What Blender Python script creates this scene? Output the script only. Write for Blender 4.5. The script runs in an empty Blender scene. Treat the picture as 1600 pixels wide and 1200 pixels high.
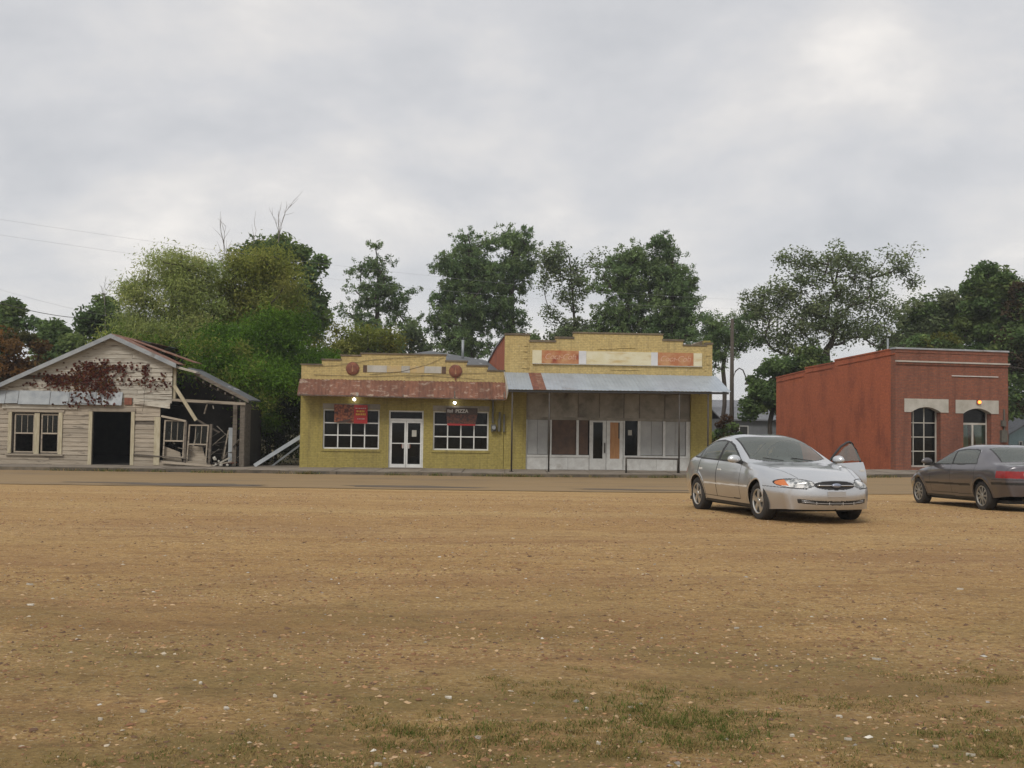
import bpy, bmesh, math, random
import numpy as np
from mathutils import Matrix, Vector

scene = bpy.context.scene
COL = scene.collection
R = math.radians
rng = np.random.default_rng(7)
random.seed(7)

# ------------------------------------------------------------------ camera
CAM_Z, FPX, PITCH, ROLL = 1.6, 1600.0, math.atan(60 / 1600), 0.014
cf = Vector((0, math.cos(PITCH), math.sin(PITCH)))
cu0 = Vector((0, -math.sin(PITCH), math.cos(PITCH)))
cr = math.cos(ROLL) * Vector((1, 0, 0)) + math.sin(ROLL) * cu0
cu = -math.sin(ROLL) * Vector((1, 0, 0)) + math.cos(ROLL) * cu0
cam_data = bpy.data.cameras.new("camera")
cam = bpy.data.objects.new("camera", cam_data)
COL.objects.link(cam)
m = Matrix((cr, cu, -cf)).transposed().to_4x4()
m.translation = Vector((0, 0, CAM_Z))
cam.matrix_world = m
cam_data.sensor_width = 36
cam_data.lens = 36 * FPX / 1600
cam_data.clip_end = 3000
scene.camera = cam

def at(px, py, depth):
    """survey point: sight line through a photo point, taken at a known distance"""
    d = cf + (px - 800) / FPX * cr - (py - 600) / FPX * cu
    return Vector((0, 0, CAM_Z)) + d * (depth / d.y)

# ------------------------------------------------------------------ world
SUN_EL, SUN_AZ = R(47), R(203)        # azimuth clockwise from +Y
world = bpy.data.worlds.new("World"); scene.world = world
world.use_nodes = True
nt = world.node_tree; N = nt.nodes; L = nt.links
N.clear()
out = N.new("ShaderNodeOutputWorld")
sky = N.new("ShaderNodeTexSky"); sky.sky_type = 'NISHITA'; sky.sun_disc = False
sky.sun_elevation = SUN_EL; sky.sun_rotation = SUN_AZ
bg1 = N.new("ShaderNodeBackground"); bg1.inputs[1].default_value = 0.1
L.new(sky.outputs[0], bg1.inputs[0])
tc = N.new("ShaderNodeTexCoord")
sep = N.new("ShaderNodeSeparateXYZ"); L.new(tc.outputs["Generated"], sep.inputs[0])
zz = N.new("ShaderNodeMath"); zz.operation = 'ABSOLUTE'; L.new(sep.outputs[2], zz.inputs[0])
za = N.new("ShaderNodeMath"); za.operation = 'ADD'; za.inputs[1].default_value = 0.34; L.new(zz.outputs[0], za.inputs[0])
dx = N.new("ShaderNodeMath"); dx.operation = 'DIVIDE'; L.new(sep.outputs[0], dx.inputs[0]); L.new(za.outputs[0], dx.inputs[1])
dy = N.new("ShaderNodeMath"); dy.operation = 'DIVIDE'; L.new(sep.outputs[1], dy.inputs[0]); L.new(za.outputs[0], dy.inputs[1])
cmb = N.new("ShaderNodeCombineXYZ"); L.new(dx.outputs[0], cmb.inputs[0]); L.new(dy.outputs[0], cmb.inputs[1])
cmb.inputs[2].default_value = 3.7
n1 = N.new("ShaderNodeTexNoise"); n1.inputs["Scale"].default_value = 2.0; n1.inputs["Detail"].default_value = 7; n1.inputs["Roughness"].default_value = 0.56
n1.inputs["Distortion"].default_value = 0.15
L.new(cmb.outputs[0], n1.inputs["Vector"])
n2 = N.new("ShaderNodeTexNoise"); n2.inputs["Scale"].default_value = 0.8; n2.inputs["Detail"].default_value = 3
L.new(cmb.outputs[0], n2.inputs["Vector"])
mx = N.new("ShaderNodeMath"); mx.operation = 'MULTIPLY_ADD'; mx.inputs[1].default_value = 0.65
L.new(n1.outputs[0], mx.inputs[0])
m2 = N.new("ShaderNodeMath"); m2.operation = 'MULTIPLY'; m2.inputs[1].default_value = 0.35; L.new(n2.outputs[0], m2.inputs[0])
L.new(m2.outputs[0], mx.inputs[2])
rp = N.new("ShaderNodeValToRGB")
e = rp.color_ramp.elements
e[0].position = 0.38; e[0].color = (0.465, 0.475, 0.497, 1)
e[1].position = 0.625; e[1].color = (0.80, 0.765, 0.725, 1)
k = e.new(0.48); k.color = (0.56, 0.56, 0.572, 1)
k = e.new(0.545); k.color = (0.64, 0.625, 0.615, 1)
L.new(mx.outputs[0], rp.inputs[0])
bg2 = N.new("ShaderNodeBackground"); bg2.inputs[1].default_value = 1.0
L.new(rp.outputs[0], bg2.inputs[0])
ms = N.new("ShaderNodeMixShader"); ms.inputs[0].default_value = 0.94
L.new(bg1.outputs[0], ms.inputs[1]); L.new(bg2.outputs[0], ms.inputs[2]); L.new(ms.outputs[0], out.inputs[0])

sd = bpy.data.lights.new("sun", 'SUN'); sd.energy = 1.5; sd.angle = R(18); sd.color = (1, 0.96, 0.9)
sun = bpy.data.objects.new("sun", sd); COL.objects.link(sun)
sv = Vector((math.sin(SUN_AZ) * math.cos(SUN_EL), math.cos(SUN_AZ) * math.cos(SUN_EL), math.sin(SUN_EL)))
sun.rotation_euler = sv.to_track_quat('Z', 'Y').to_euler(); sun.location = sv * 60
scene.view_settings.view_transform = 'Standard'
scene.view_settings.look = 'None'
scene.view_settings.exposure = 0.3
scene.view_settings.gamma = 1.0
scene.render.engine = 'CYCLES'
scene.cycles.max_bounces = 6
scene.cycles.transparent_max_bounces = 12

# ------------------------------------------------------------------ materials
def _new(name):
    mt = bpy.data.materials.new(name); mt.use_nodes = True
    n = mt.node_tree.nodes; l = mt.node_tree.links
    return mt, n, l, n["Principled BSDF"]

def c4(c): return (c[0], c[1], c[2], 1)

def pm(name, c1, c2=None, scale=6.0, rough=0.85, metal=0.0, stretch=(1, 1, 1), bump=0.0, detail=6, lo=0.35, hi=0.65,
       c3=None, scale3=1.0, lo3=0.55, hi3=0.7, stretch3=(1, 1, 1), coord="Object", rand=0.0, coat=0.0, emit=0.0):
    """two noise-mixed tones, an optional third (stain, rust, wear), optional relief and per-object tone shift"""
    mt, n, l, b = _new(name)
    b.inputs["Roughness"].default_value = rough; b.inputs["Metallic"].default_value = metal
    if coat: b.inputs["Coat Weight"].default_value = coat; b.inputs["Coat Roughness"].default_value = 0.04
    if c2 is None: c2 = tuple(x * 0.85 for x in c1)
    tc = n.new("ShaderNodeTexCoord")
    def noise(sc, st, lo, hi, dt):
        mp = n.new("ShaderNodeMapping"); mp.inputs["Scale"].default_value = st
        l.new(tc.outputs[coord], mp.inputs[0])
        if rand:
            oi = n.new("ShaderNodeObjectInfo"); mm = n.new("ShaderNodeMath"); mm.operation = 'MULTIPLY'; mm.inputs[1].default_value = 37
            l.new(oi.outputs["Random"], mm.inputs[0]); l.new(mm.outputs[0], mp.inputs["Location"])
        t = n.new("ShaderNodeTexNoise"); t.inputs["Scale"].default_value = sc; t.inputs["Detail"].default_value = dt
        t.inputs["Roughness"].default_value = 0.6
        l.new(mp.outputs[0], t.inputs["Vector"])
        r = n.new("ShaderNodeMapRange"); r.inputs[1].default_value = lo; r.inputs[2].default_value = hi
        l.new(t.outputs[0], r.inputs[0])
        return t, r
    t, r = noise(scale, stretch, lo, hi, detail)
    mix = n.new("ShaderNodeMix"); mix.data_type = 'RGBA'
    mix.inputs[6].default_value = c4(c1); mix.inputs[7].default_value = c4(c2)
    l.new(r.outputs[0], mix.inputs[0]); col = mix.outputs[2]
    if c3 is not None:
        t3, r3 = noise(scale3, stretch3, lo3, hi3, 5)
        mx = n.new("ShaderNodeMix"); mx.data_type = 'RGBA'; l.new(r3.outputs[0], mx.inputs[0])
        l.new(col, mx.inputs[6]); mx.inputs[7].default_value = c4(c3); col = mx.outputs[2]
    if rand:
        oi = n.new("ShaderNodeObjectInfo"); mr = n.new("ShaderNodeMapRange")
        mr.inputs[3].default_value = 1 - rand; mr.inputs[4].default_value = 1 + rand * 0.6
        l.new(oi.outputs["Random"], mr.inputs[0])
        vm = n.new("ShaderNodeVectorMath"); vm.operation = 'SCALE'; l.new(col, vm.inputs[0]); l.new(mr.outputs[0], vm.inputs["Scale"])
        col = vm.outputs[0]
    l.new(col, b.inputs["Base Color"])
    if bump:
        bp = n.new("ShaderNodeBump"); bp.inputs["Strength"].default_value = bump; bp.inputs["Distance"].default_value = 0.02
        l.new(t.outputs[0], bp.inputs["Height"]); l.new(bp.outputs[0], b.inputs["Normal"])
    if emit:
        l.new(col, b.inputs["Emission Color"]); b.inputs["Emission Strength"].default_value = emit
    return mt

def brick_mat(name, c1, c2, mortar, stain, bw=0.21, bh=0.075, msize=0.009, lo=0.5, hi=0.75, rough=0.9, stain_scale=0.5, contrast=0.5, peel=None, streak=0.55):
    mt, n, l, b = _new(name)
    b.inputs["Roughness"].default_value = rough
    tc = n.new("ShaderNodeTexCoord"); sp = n.new("ShaderNodeSeparateXYZ"); l.new(tc.outputs["Object"], sp.inputs[0])
    ad = n.new("ShaderNodeMath"); ad.operation = 'ADD'; l.new(sp.outputs[0], ad.inputs[0]); l.new(sp.outputs[1], ad.inputs[1])
    cb = n.new("ShaderNodeCombineXYZ"); l.new(ad.outputs[0], cb.inputs[0]); l.new(sp.outputs[2], cb.inputs[1])
    br = n.new("ShaderNodeTexBrick"); br.inputs["Scale"].default_value = 1.0
    br.inputs["Brick Width"].default_value = bw; br.inputs["Row Height"].default_value = bh; br.inputs["Mortar Size"].default_value = msize
    br.inputs["Color1"].default_value = c4(c1); br.inputs["Color2"].default_value = c4(c2); br.inputs["Mortar"].default_value = c4(mortar)
    l.new(cb.outputs[0], br.inputs["Vector"])
    def nz(sc, st, lo, hi):
        mp = n.new("ShaderNodeMapping"); mp.inputs["Scale"].default_value = st; l.new(tc.outputs["Object"], mp.inputs[0])
        t = n.new("ShaderNodeTexNoise"); t.inputs["Scale"].default_value = sc; t.inputs["Detail"].default_value = 8; t.inputs["Roughness"].default_value = 0.62
        l.new(mp.outputs[0], t.inputs["Vector"])
        r = n.new("ShaderNodeMapRange"); r.inputs[1].default_value = lo; r.inputs[2].default_value = hi; l.new(t.outputs[0], r.inputs[0])
        return r
    r = nz(stain_scale, (1, 1, 0.45), lo, hi)
    sc = n.new("ShaderNodeMath"); sc.operation = 'MULTIPLY'; sc.inputs[1].default_value = contrast; l.new(r.outputs[0], sc.inputs[0])
    mx = n.new("ShaderNodeMix"); mx.data_type = 'RGBA'; l.new(sc.outputs[0], mx.inputs[0]); l.new(br.outputs[0], mx.inputs[6]); mx.inputs[7].default_value = c4(stain)
    col = mx.outputs[2]
    if peel is not None:
        r2 = nz(5.5, (1, 1, 1.6), 0.62, 0.68)
        mx = n.new("ShaderNodeMix"); mx.data_type = 'RGBA'; l.new(r2.outputs[0], mx.inputs[0]); l.new(col, mx.inputs[6]); mx.inputs[7].default_value = c4(peel)
        col = mx.outputs[2]
    rs = nz(1.1, (3.2, 3.2, 0.22), 0.50, 0.72)
    ss_ = n.new("ShaderNodeMath"); ss_.operation = 'MULTIPLY'; ss_.inputs[1].default_value = streak; l.new(rs.outputs[0], ss_.inputs[0])
    mx = n.new("ShaderNodeMix"); mx.data_type = 'RGBA'; l.new(ss_.outputs[0], mx.inputs[0]); l.new(col, mx.inputs[6]); mx.inputs[7].default_value = c4(stain); col = mx.outputs[2]
    r3 = nz(9, (1, 1, 1), 0.3, 0.7)
    mr = n.new("ShaderNodeMapRange"); mr.inputs[3].default_value = 0.74; mr.inputs[4].default_value = 1.18; l.new(r3.outputs[0], mr.inputs[0])
    vm = n.new("ShaderNodeVectorMath"); vm.operation = 'SCALE'; l.new(col, vm.inputs[0]); l.new(mr.outputs[0], vm.inputs["Scale"])
    l.new(vm.outputs[0], b.inputs["Base Color"])
    bp = n.new("ShaderNodeBump"); bp.inputs["Strength"].default_value = 0.5; bp.inputs["Distance"].default_value = 0.012; bp.invert = True
    l.new(br.outputs["Fac"], bp.inputs["Height"]); l.new(bp.outputs[0], b.inputs["Normal"])
    return mt

def glass_mat(name, tint=(0.6, 0.65, 0.62), rough=0.03, base_refl=0.0, dust_sheen=0.0, refl=1.0):
    mt, n, l, b = _new(name); n.remove(b)
    o = n["Material Output"]
    tr = n.new("ShaderNodeBsdfTransparent"); tr.inputs[0].default_value = c4(tint)
    gl = n.new("ShaderNodeBsdfGlossy"); gl.inputs["Roughness"].default_value = rough
    fr = n.new("ShaderNodeFresnel"); fr.inputs[0].default_value = 1.5
    ad = n.new("ShaderNodeMath"); ad.operation = 'MULTIPLY_ADD'; ad.inputs[1].default_value = refl; ad.inputs[2].default_value = base_refl
    l.new(fr.outputs[0], ad.inputs[0])
    mx = n.new("ShaderNodeMixShader"); l.new(ad.outputs[0], mx.inputs[0]); l.new(tr.outputs[0], mx.inputs[1]); l.new(gl.outputs[0], mx.inputs[2])
    last = mx
    if dust_sheen:
        df = n.new("ShaderNodeBsdfDiffuse"); df.inputs[0].default_value = (0.30, 0.335, 0.31, 1)  # grey-green diffuse share paints a sky reflection into the glass
        m2_ = n.new("ShaderNodeMixShader"); m2_.inputs[0].default_value = dust_sheen; l.new(mx.outputs[0], m2_.inputs[1]); l.new(df.outputs[0], m2_.inputs[2]); last = m2_
    l.new(last.outputs[0], o.inputs[0])
    return mt

def leaf_mat(name, rough=0.7, trans=0.42):
    mt, n, l, b = _new(name); n.remove(b); o = n["Material Output"]
    at_ = n.new("ShaderNodeAttribute"); at_.attribute_name = "Col"
    d = n.new("ShaderNodeBsdfDiffuse"); t = n.new("ShaderNodeBsdfTranslucent")
    l.new(at_.outputs[0], d.inputs[0]); l.new(at_.outputs[0], t.inputs[0])
    mx = n.new("ShaderNodeMixShader"); mx.inputs[0].default_value = trans
    l.new(d.outputs[0], mx.inputs[1]); l.new(t.outputs[0], mx.inputs[2]); l.new(mx.outputs[0], o.inputs[0])
    return mt

def attr_mat(name, rough=0.9):
    mt, n, l, b = _new(name)
    a = n.new("ShaderNodeAttribute"); a.attribute_name = "Col"; l.new(a.outputs[0], b.inputs["Base Color"]); b.inputs["Roughness"].default_value = rough
    return mt

M = {}
M['concrete'] = pm("concrete", (0.25, 0.21, 0.165), (0.18, 0.15, 0.115), 2.5, 0.95, bump=0.3, c3=(0.10, 0.085, 0.065), scale3=0.9, lo3=0.55, hi3=0.75, rand=0.12)
M['kerb'] = pm("kerb_concrete", (0.14, 0.112, 0.08), (0.085, 0.07, 0.05), 3, 0.95, bump=0.5, c3=(0.05, 0.045, 0.035), scale3=1.6, lo3=0.52, hi3=0.68, rand=0.25)
M['clap'] = pm("weathered_clapboard", (0.40, 0.345, 0.27), (0.29, 0.24, 0.18), 3.0, 0.9, stretch=(0.5, 1, 9), bump=0.35, c3=(0.14, 0.115, 0.09), scale3=2.2, stretch3=(0.5, 1, 4), lo3=0.57, hi3=0.68, rand=0.22)
M['clap_white'] = pm("peeling_clapboard", (0.50, 0.47, 0.40), (0.35, 0.31, 0.25), 4.0, 0.9, stretch=(0.6, 1, 6), bump=0.35, c3=(0.17, 0.14, 0.11), scale3=3.0, stretch3=(0.5, 1, 4), lo3=0.56, hi3=0.64, rand=0.18)
M['oldwood'] = pm("old_grey_wood", (0.16, 0.135, 0.105), (0.09, 0.075, 0.06), 4, 0.95, stretch=(1, 1, 3), bump=0.4, rand=0.25)
M['shade_wood'] = pm("shade_toned_interior_wood", (0.024, 0.02, 0.016), (0.014, 0.012, 0.01), 3, 0.95, rand=0.2)  # near-black tone paints the shade of the open house into the wood
M['trimwood'] = pm("cream_trim", (0.46, 0.41, 0.29), (0.34, 0.29, 0.19), 5, 0.85, stretch=(3, 3, 0.6), rand=0.12)
M['galv'] = pm("galvanised_metal", (0.42, 0.47, 0.52), (0.34, 0.385, 0.43), 2.0, 0.45, metal=0.35, c3=(0.27, 0.25, 0.235), scale3=1.2, lo3=0.62, hi3=0.8, rand=0.07)
M['galv_old'] = pm("old_metal_sheet", (0.36, 0.38, 0.385), (0.25, 0.27, 0.285), 2.5, 0.6, metal=0.2, c3=(0.16, 0.13, 0.10), scale3=1.8, lo3=0.6, hi3=0.75, rand=0.2)
M['rust'] = pm("rusted_metal", (0.20, 0.086, 0.05), (0.13, 0.055, 0.034), 3.5, 0.85, stretch=(2, 1, 0.6), c3=(0.33, 0.25, 0.19), scale3=2.2, lo3=0.56, hi3=0.68, stretch3=(1.2, 2.2, 2.2), bump=0.2, rand=0.22)
M['rust_plain'] = pm("dark_rust", (0.24, 0.09, 0.05), (0.13, 0.05, 0.035), 5, 0.9, bump=0.2, rand=0.1)
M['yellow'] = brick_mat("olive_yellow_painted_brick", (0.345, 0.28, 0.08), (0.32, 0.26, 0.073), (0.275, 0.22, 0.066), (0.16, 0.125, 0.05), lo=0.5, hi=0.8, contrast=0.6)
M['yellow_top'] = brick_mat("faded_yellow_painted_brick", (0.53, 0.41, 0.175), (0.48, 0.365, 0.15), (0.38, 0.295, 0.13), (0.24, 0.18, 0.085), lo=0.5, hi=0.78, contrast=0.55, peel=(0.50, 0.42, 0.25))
M['redbrick'] = brick_mat("red_brick", (0.28, 0.086, 0.042), (0.20, 0.066, 0.038), (0.15, 0.095, 0.07), (0.085, 0.035, 0.024), contrast=0.55)
M['redbrick_side'] = brick_mat("painted_red_brick", (0.41, 0.108, 0.043), (0.36, 0.092, 0.038), (0.31, 0.09, 0.045), (0.16, 0.042, 0.022), stain_scale=1.1, contrast=0.8, lo=0.48, hi=0.74, streak=0.16)
M['coping'] = pm("dark_coping", (0.10, 0.08, 0.06), (0.19, 0.15, 0.09), 3, 0.9, bump=0.4, rand=0.2)
M['white'] = pm("white_paint", (0.60, 0.60, 0.57), (0.48, 0.47, 0.44), 4, 0.6, c3=(0.33, 0.30, 0.25), scale3=2.5, lo3=0.66, hi3=0.8, rand=0.05)
M['alu'] = pm("white_aluminium", (0.66, 0.66, 0.63), (0.56, 0.56, 0.53), 4, 0.45)
M['offwhite'] = pm("dirty_white_board", (0.47, 0.45, 0.40), (0.36, 0.34, 0.29), 2.2, 0.8, c3=(0.25, 0.20, 0.14), scale3=3, lo3=0.62, hi3=0.75, rand=0.1)
M['greyboard'] = pm("grey_board", (0.36, 0.36, 0.345), (0.29, 0.29, 0.28), 2, 0.7, rand=0.08)
M['transom'] = pm("dirty_transom_panel", (0.30, 0.27, 0.22), (0.19, 0.168, 0.132), 1.6, 0.7, c3=(0.07, 0.06, 0.045), scale3=1.1, lo3=0.5, hi3=0.75, rand=0.2)
M['brownboard'] = pm("brown_board", (0.105, 0.06, 0.038), (0.065, 0.04, 0.028), 3, 0.8, rand=0.2)
M['plywood'] = pm("orange_plywood", (0.42, 0.21, 0.08), (0.33, 0.155, 0.06), 3, 0.7, stretch=(6, 1, 0.8))
M['black'] = pm("black_paint", (0.02, 0.02, 0.02), (0.03, 0.028, 0.025), 5, 0.55)
M['iron'] = pm("dark_iron", (0.035, 0.032, 0.028), (0.06, 0.045, 0.03), 6, 0.6)
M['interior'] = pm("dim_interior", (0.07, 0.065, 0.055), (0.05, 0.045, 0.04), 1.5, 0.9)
M['roofing'] = pm("grey_roofing", (0.085, 0.09, 0.095), (0.12, 0.125, 0.13), 1.2, 0.8, c3=(0.32, 0.32, 0.33), scale3=0.8, lo3=0.62, hi3=0.68, stretch3=(3, 0.6, 1))
M['shop_glass'] = glass_mat("shop_glass", (0.30, 0.31, 0.30), 0.05, 0.0, 0.012, 0.45)
M['old_glass'] = glass_mat("old_window_glass", (0.5, 0.52, 0.5), 0.12, 0.0, 0.03, 0.5)
M['meter'] = pm("grey_meter_box", (0.11, 0.105, 0.085), (0.07, 0.065, 0.055), 6, 0.6)
M['leaf'] = leaf_mat("foliage")
M['needle'] = leaf_mat("pine_needles", trans=0.3)
M['bark'] = pm("bark", (0.075, 0.06, 0.048), (0.045, 0.037, 0.03), 5, 0.95, stretch=(4, 4, 0.7), bump=0.4)
M['bark_pale'] = pm("pale_dead_wood", (0.26, 0.235, 0.21), (0.18, 0.16, 0.14), 5, 0.95)
M['stones'] = attr_mat("gravel_stones")
M['paper'] = pm("pale_scrap", (0.54, 0.50, 0.42), (0.40, 0.36, 0.29), 9, 0.9, rand=0.15)
M['green_cloth'] = pm("green_curtain", (0.12, 0.27, 0.21), (0.08, 0.2, 0.155), 3, 0.85)

def bulb_mat(name, col, strength):
    mt, n, l, b = _new(name)
    b.inputs["Base Color"].default_value = c4(col); b.inputs["Emission Color"].default_value = c4(col); b.inputs["Emission Strength"].default_value = strength
    return mt
M['bulb'] = bulb_mat("lit_bulb", (1, 0.97, 0.9), 9)
M['amber_lamp'] = bulb_mat("lit_amber_lamp", (1, 0.22, 0.035), 3)

# ------------------------------------------------------------------ mesh helpers
class MB:
    def __init__(s, zb=0.0): s.v = []; s.f = []; s.zb = zb
    def add(s, vs, fs):
        o = len(s.v); s.v += [(p[0], p[1], p[2] - s.zb) for p in vs]; s.f += [tuple(i + o for i in f) for f in fs]; return s
    def box(s, x0, x1, y0, y1, z0, z1):
        return s.add([(x0, y0, z0), (x1, y0, z0), (x1, y1, z0), (x0, y1, z0), (x0, y0, z1), (x1, y0, z1), (x1, y1, z1), (x0, y1, z1)],
                     [(0, 3, 2, 1), (4, 5, 6, 7), (0, 1, 5, 4), (1, 2, 6, 5), (2, 3, 7, 6), (3, 0, 4, 7)])
    def hexa(s, p):     # 8 corners, bottom four then top four
        return s.add(p, [(0, 3, 2, 1), (4, 5, 6, 7), (0, 1, 5, 4), (1, 2, 6, 5), (2, 3, 7, 6), (3, 0, 4, 7)])
    def prism_y(s, poly, y0, y1):     # poly in (x,z), counter-clockwise seen from -y
        n = len(poly)
        vs = [(x, y0, z) for x, z in poly] + [(x, y1, z) for x, z in poly]
        return s.add(vs, [tuple(range(n)), tuple(range(2 * n - 1, n - 1, -1))] + [(i, i + n, (i + 1) % n + n, (i + 1) % n) for i in range(n)])
    def prism_x(s, poly, x0, x1):     # poly in (y,z)
        n = len(poly)
        vs = [(x0, y, z) for y, z in poly] + [(x1, y, z) for y, z in poly]
        return s.add(vs, [tuple(range(n)), tuple(range(2 * n - 1, n - 1, -1))] + [(i, i + n, (i + 1) % n + n, (i + 1) % n) for i in range(n)])
    def beam(s, a, b, w, h=None, up=(0, 0, 1)):
        h = h or w; a = Vector(a); b = Vector(b); d = (b - a).normalized(); upv = Vector(up)
        if abs(d.dot(upv)) > 0.98: upv = Vector((0, 1, 0))
        sx = d.cross(upv).normalized(); sy = sx.cross(d).normalized()
        c = [(-1, -1), (1, -1), (1, 1), (-1, 1)]
        return s.hexa([a + sx * (i * w / 2) + sy * (j * h / 2) for i, j in c] + [b + sx * (i * w / 2) + sy * (j * h / 2) for i, j in c])
    def tube(s, pts, rad, n=8, cap=True):
        pts = [Vector(p) for p in pts]; rad = rad if isinstance(rad, (list, tuple)) else [rad] * len(pts)
        vs = []; fs = []
        for i, p in enumerate(pts):
            d = (pts[min(i + 1, len(pts) - 1)] - pts[max(i - 1, 0)]).normalized()
            ref = Vector((0, 0, 1)) if abs(d.z) < 0.9 else Vector((1, 0, 0))
            sx = d.cross(ref).normalized(); sy = sx.cross(d)
            for k in range(n):
                a = 2 * math.pi * k / n; vs.append(p + (sx * math.cos(a) + sy * math.sin(a)) * rad[i])
        for i in range(len(pts) - 1):
            for k in range(n):
                fs.append((i * n + k, i * n + (k + 1) % n, (i + 1) * n + (k + 1) % n, (i + 1) * n + k))
        if cap: fs += [tuple(range(n - 1, -1, -1)), tuple((len(pts) - 1) * n + k for k in range(n))]
        return s.add(vs, fs)
    def lathe(s, prof, n=24, axis='z', c=(0, 0, 0)):     # prof (r, h)
        vs = []; fs = []
        for r, h in prof:
            for k in range(n):
                a = 2 * math.pi * k / n; p = (r * math.cos(a), r * math.sin(a), h)
                if axis == 'y': p = (p[0], p[2], p[1])
                if axis == 'x': p = (p[2], p[0], p[1])
                vs.append((p[0] + c[0], p[1] + c[1], p[2] + c[2]))
        for i in range(len(prof) - 1):
            for k in range(n): fs.append((i * n + k, i * n + (k + 1) % n, (i + 1) * n + (k + 1) % n, (i + 1) * n + k))
        if prof[0][0] > 1e-6: fs.append(tuple(range(n - 1, -1, -1)))
        if prof[-1][0] > 1e-6: fs.append(tuple((len(prof) - 1) * n + k for k in range(n)))
        return s.add(vs, fs)
    def holes(s, x0, x1, z0, z1, y0, y1, holes):
        """upright slab in the xz plane between y0 and y1, cut by rectangles (x0,x1,z0,z1)"""
        xs = sorted({x0, x1, *[max(x0, min(x1, h[0])) for h in holes], *[max(x0, min(x1, h[1])) for h in holes]})
        zs = sorted({z0, z1, *[max(z0, min(z1, h[2])) for h in holes], *[max(z0, min(z1, h[3])) for h in holes]})
        nx, nz = len(xs) - 1, len(zs) - 1
        fill = [[not any(h[0] - 1e-6 <= (xs[i] + xs[i + 1]) / 2 <= h[1] and h[2] <= (zs[j] + zs[j + 1]) / 2 <= h[3] for h in holes) for j in range(nz)] for i in range(nx)]
        idx = {}; vs = []; fs = []
        def V(i, j, k):
            if (i, j, k) not in idx: idx[(i, j, k)] = len(vs); vs.append((xs[i], y0 if k == 0 else y1, zs[j]))
            return idx[(i, j, k)]
        F = lambda i, j: 0 <= i < nx and 0 <= j < nz and fill[i][j]
        for i in range(nx):
            for j in range(nz):
                if not fill[i][j]: continue
                fs.append((V(i, j, 0), V(i + 1, j, 0), V(i + 1, j + 1, 0), V(i, j + 1, 0)))
                fs.append((V(i, j, 1), V(i, j + 1, 1), V(i + 1, j + 1, 1), V(i + 1, j, 1)))
                if not F(i - 1, j): fs.append((V(i, j, 0), V(i, j + 1, 0), V(i, j + 1, 1), V(i, j, 1)))
                if not F(i + 1, j): fs.append((V(i + 1, j, 0), V(i + 1, j, 1), V(i + 1, j + 1, 1), V(i + 1, j + 1, 0)))
                if not F(i, j - 1): fs.append((V(i, j, 0), V(i, j, 1), V(i + 1, j, 1), V(i + 1, j, 0)))
                if not F(i, j + 1): fs.append((V(i, j + 1, 0), V(i + 1, j + 1, 0), V(i + 1, j + 1, 1), V(i, j + 1, 1)))
        return s.add(vs, fs)
    def build(s, name, mat, parent=None, smooth=False, loc=None):
        me = bpy.data.meshes.new(name); me.from_pydata([tuple(p) for p in s.v], [], s.f); me.update()
        if smooth: me.polygons.foreach_set("use_smooth", [True] * len(me.polygons))
        return link(name, me, mat, parent, loc)

def link(name, me, mat, parent=None, loc=None, rot=None):
    o = bpy.data.objects.new(name, me)
    if mat is not None and not me.materials: me.materials.append(M[mat] if isinstance(mat, str) else mat)
    COL.objects.link(o)
    if parent: o.parent = parent
    if loc is not None: o.location = loc
    if rot is not None: o.rotation_euler = rot
    return o

def fast_mesh(name, verts, faces, colors=None, smooth=False):
    """verts (n,3), faces (m,k) arrays of one polygon size, colors (n,3) per vertex"""
    me = bpy.data.meshes.new(name); m_, k_ = faces.shape
    me.vertices.add(len(verts)); me.vertices.foreach_set("co", np.ascontiguousarray(verts, np.float32).ravel())
    me.loops.add(m_ * k_); me.loops.foreach_set("vertex_index", np.ascontiguousarray(faces, np.int32).ravel())
    me.polygons.add(m_); me.polygons.foreach_set("loop_start", np.arange(m_, dtype=np.int32) * k_)
    if smooth: me.polygons.foreach_set("use_smooth", np.ones(m_, bool))
    me.update(calc_edges=True)
    if colors is not None:
        ca = me.color_attributes.new("Col", 'FLOAT_COLOR', 'POINT')
        ca.data.foreach_set("color", np.concatenate([colors, np.ones((len(colors), 1))], 1).astype(np.float32).ravel())
    return me

def tag(o, label, cat, group=None):
    o["label"] = label; o["category"] = cat
    if group: o["group"] = group
    return o
def root(name, label, cat, loc, rz=0.0, group=None):
    o = bpy.data.objects.new(name, None); COL.objects.link(o); o.location = loc; o.rotation_euler = (0, 0, rz); o.empty_display_size = 0.3
    return tag(o, label, cat, group)
def struct(o, kind="structure"): o["kind"] = kind; return o
def text_mesh(s, size, depth=0.004, shear=0.0, bold=0.0, space=1.0):
    cu_ = bpy.data.curves.new("lettering", 'FONT'); cu_.body = s; cu_.size = size; cu_.extrude = depth; cu_.align_x = 'CENTER'; cu_.align_y = 'CENTER'
    cu_.shear = shear; cu_.offset = bold; cu_.space_character = space; cu_.resolution_u = 3
    o = bpy.data.objects.new("tmp_text", cu_); COL.objects.link(o)
    me = bpy.data.meshes.new_from_object(o.evaluated_get(bpy.context.evaluated_depsgraph_get()))
    bpy.data.objects.remove(o); bpy.data.curves.remove(cu_)
    return me

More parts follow.
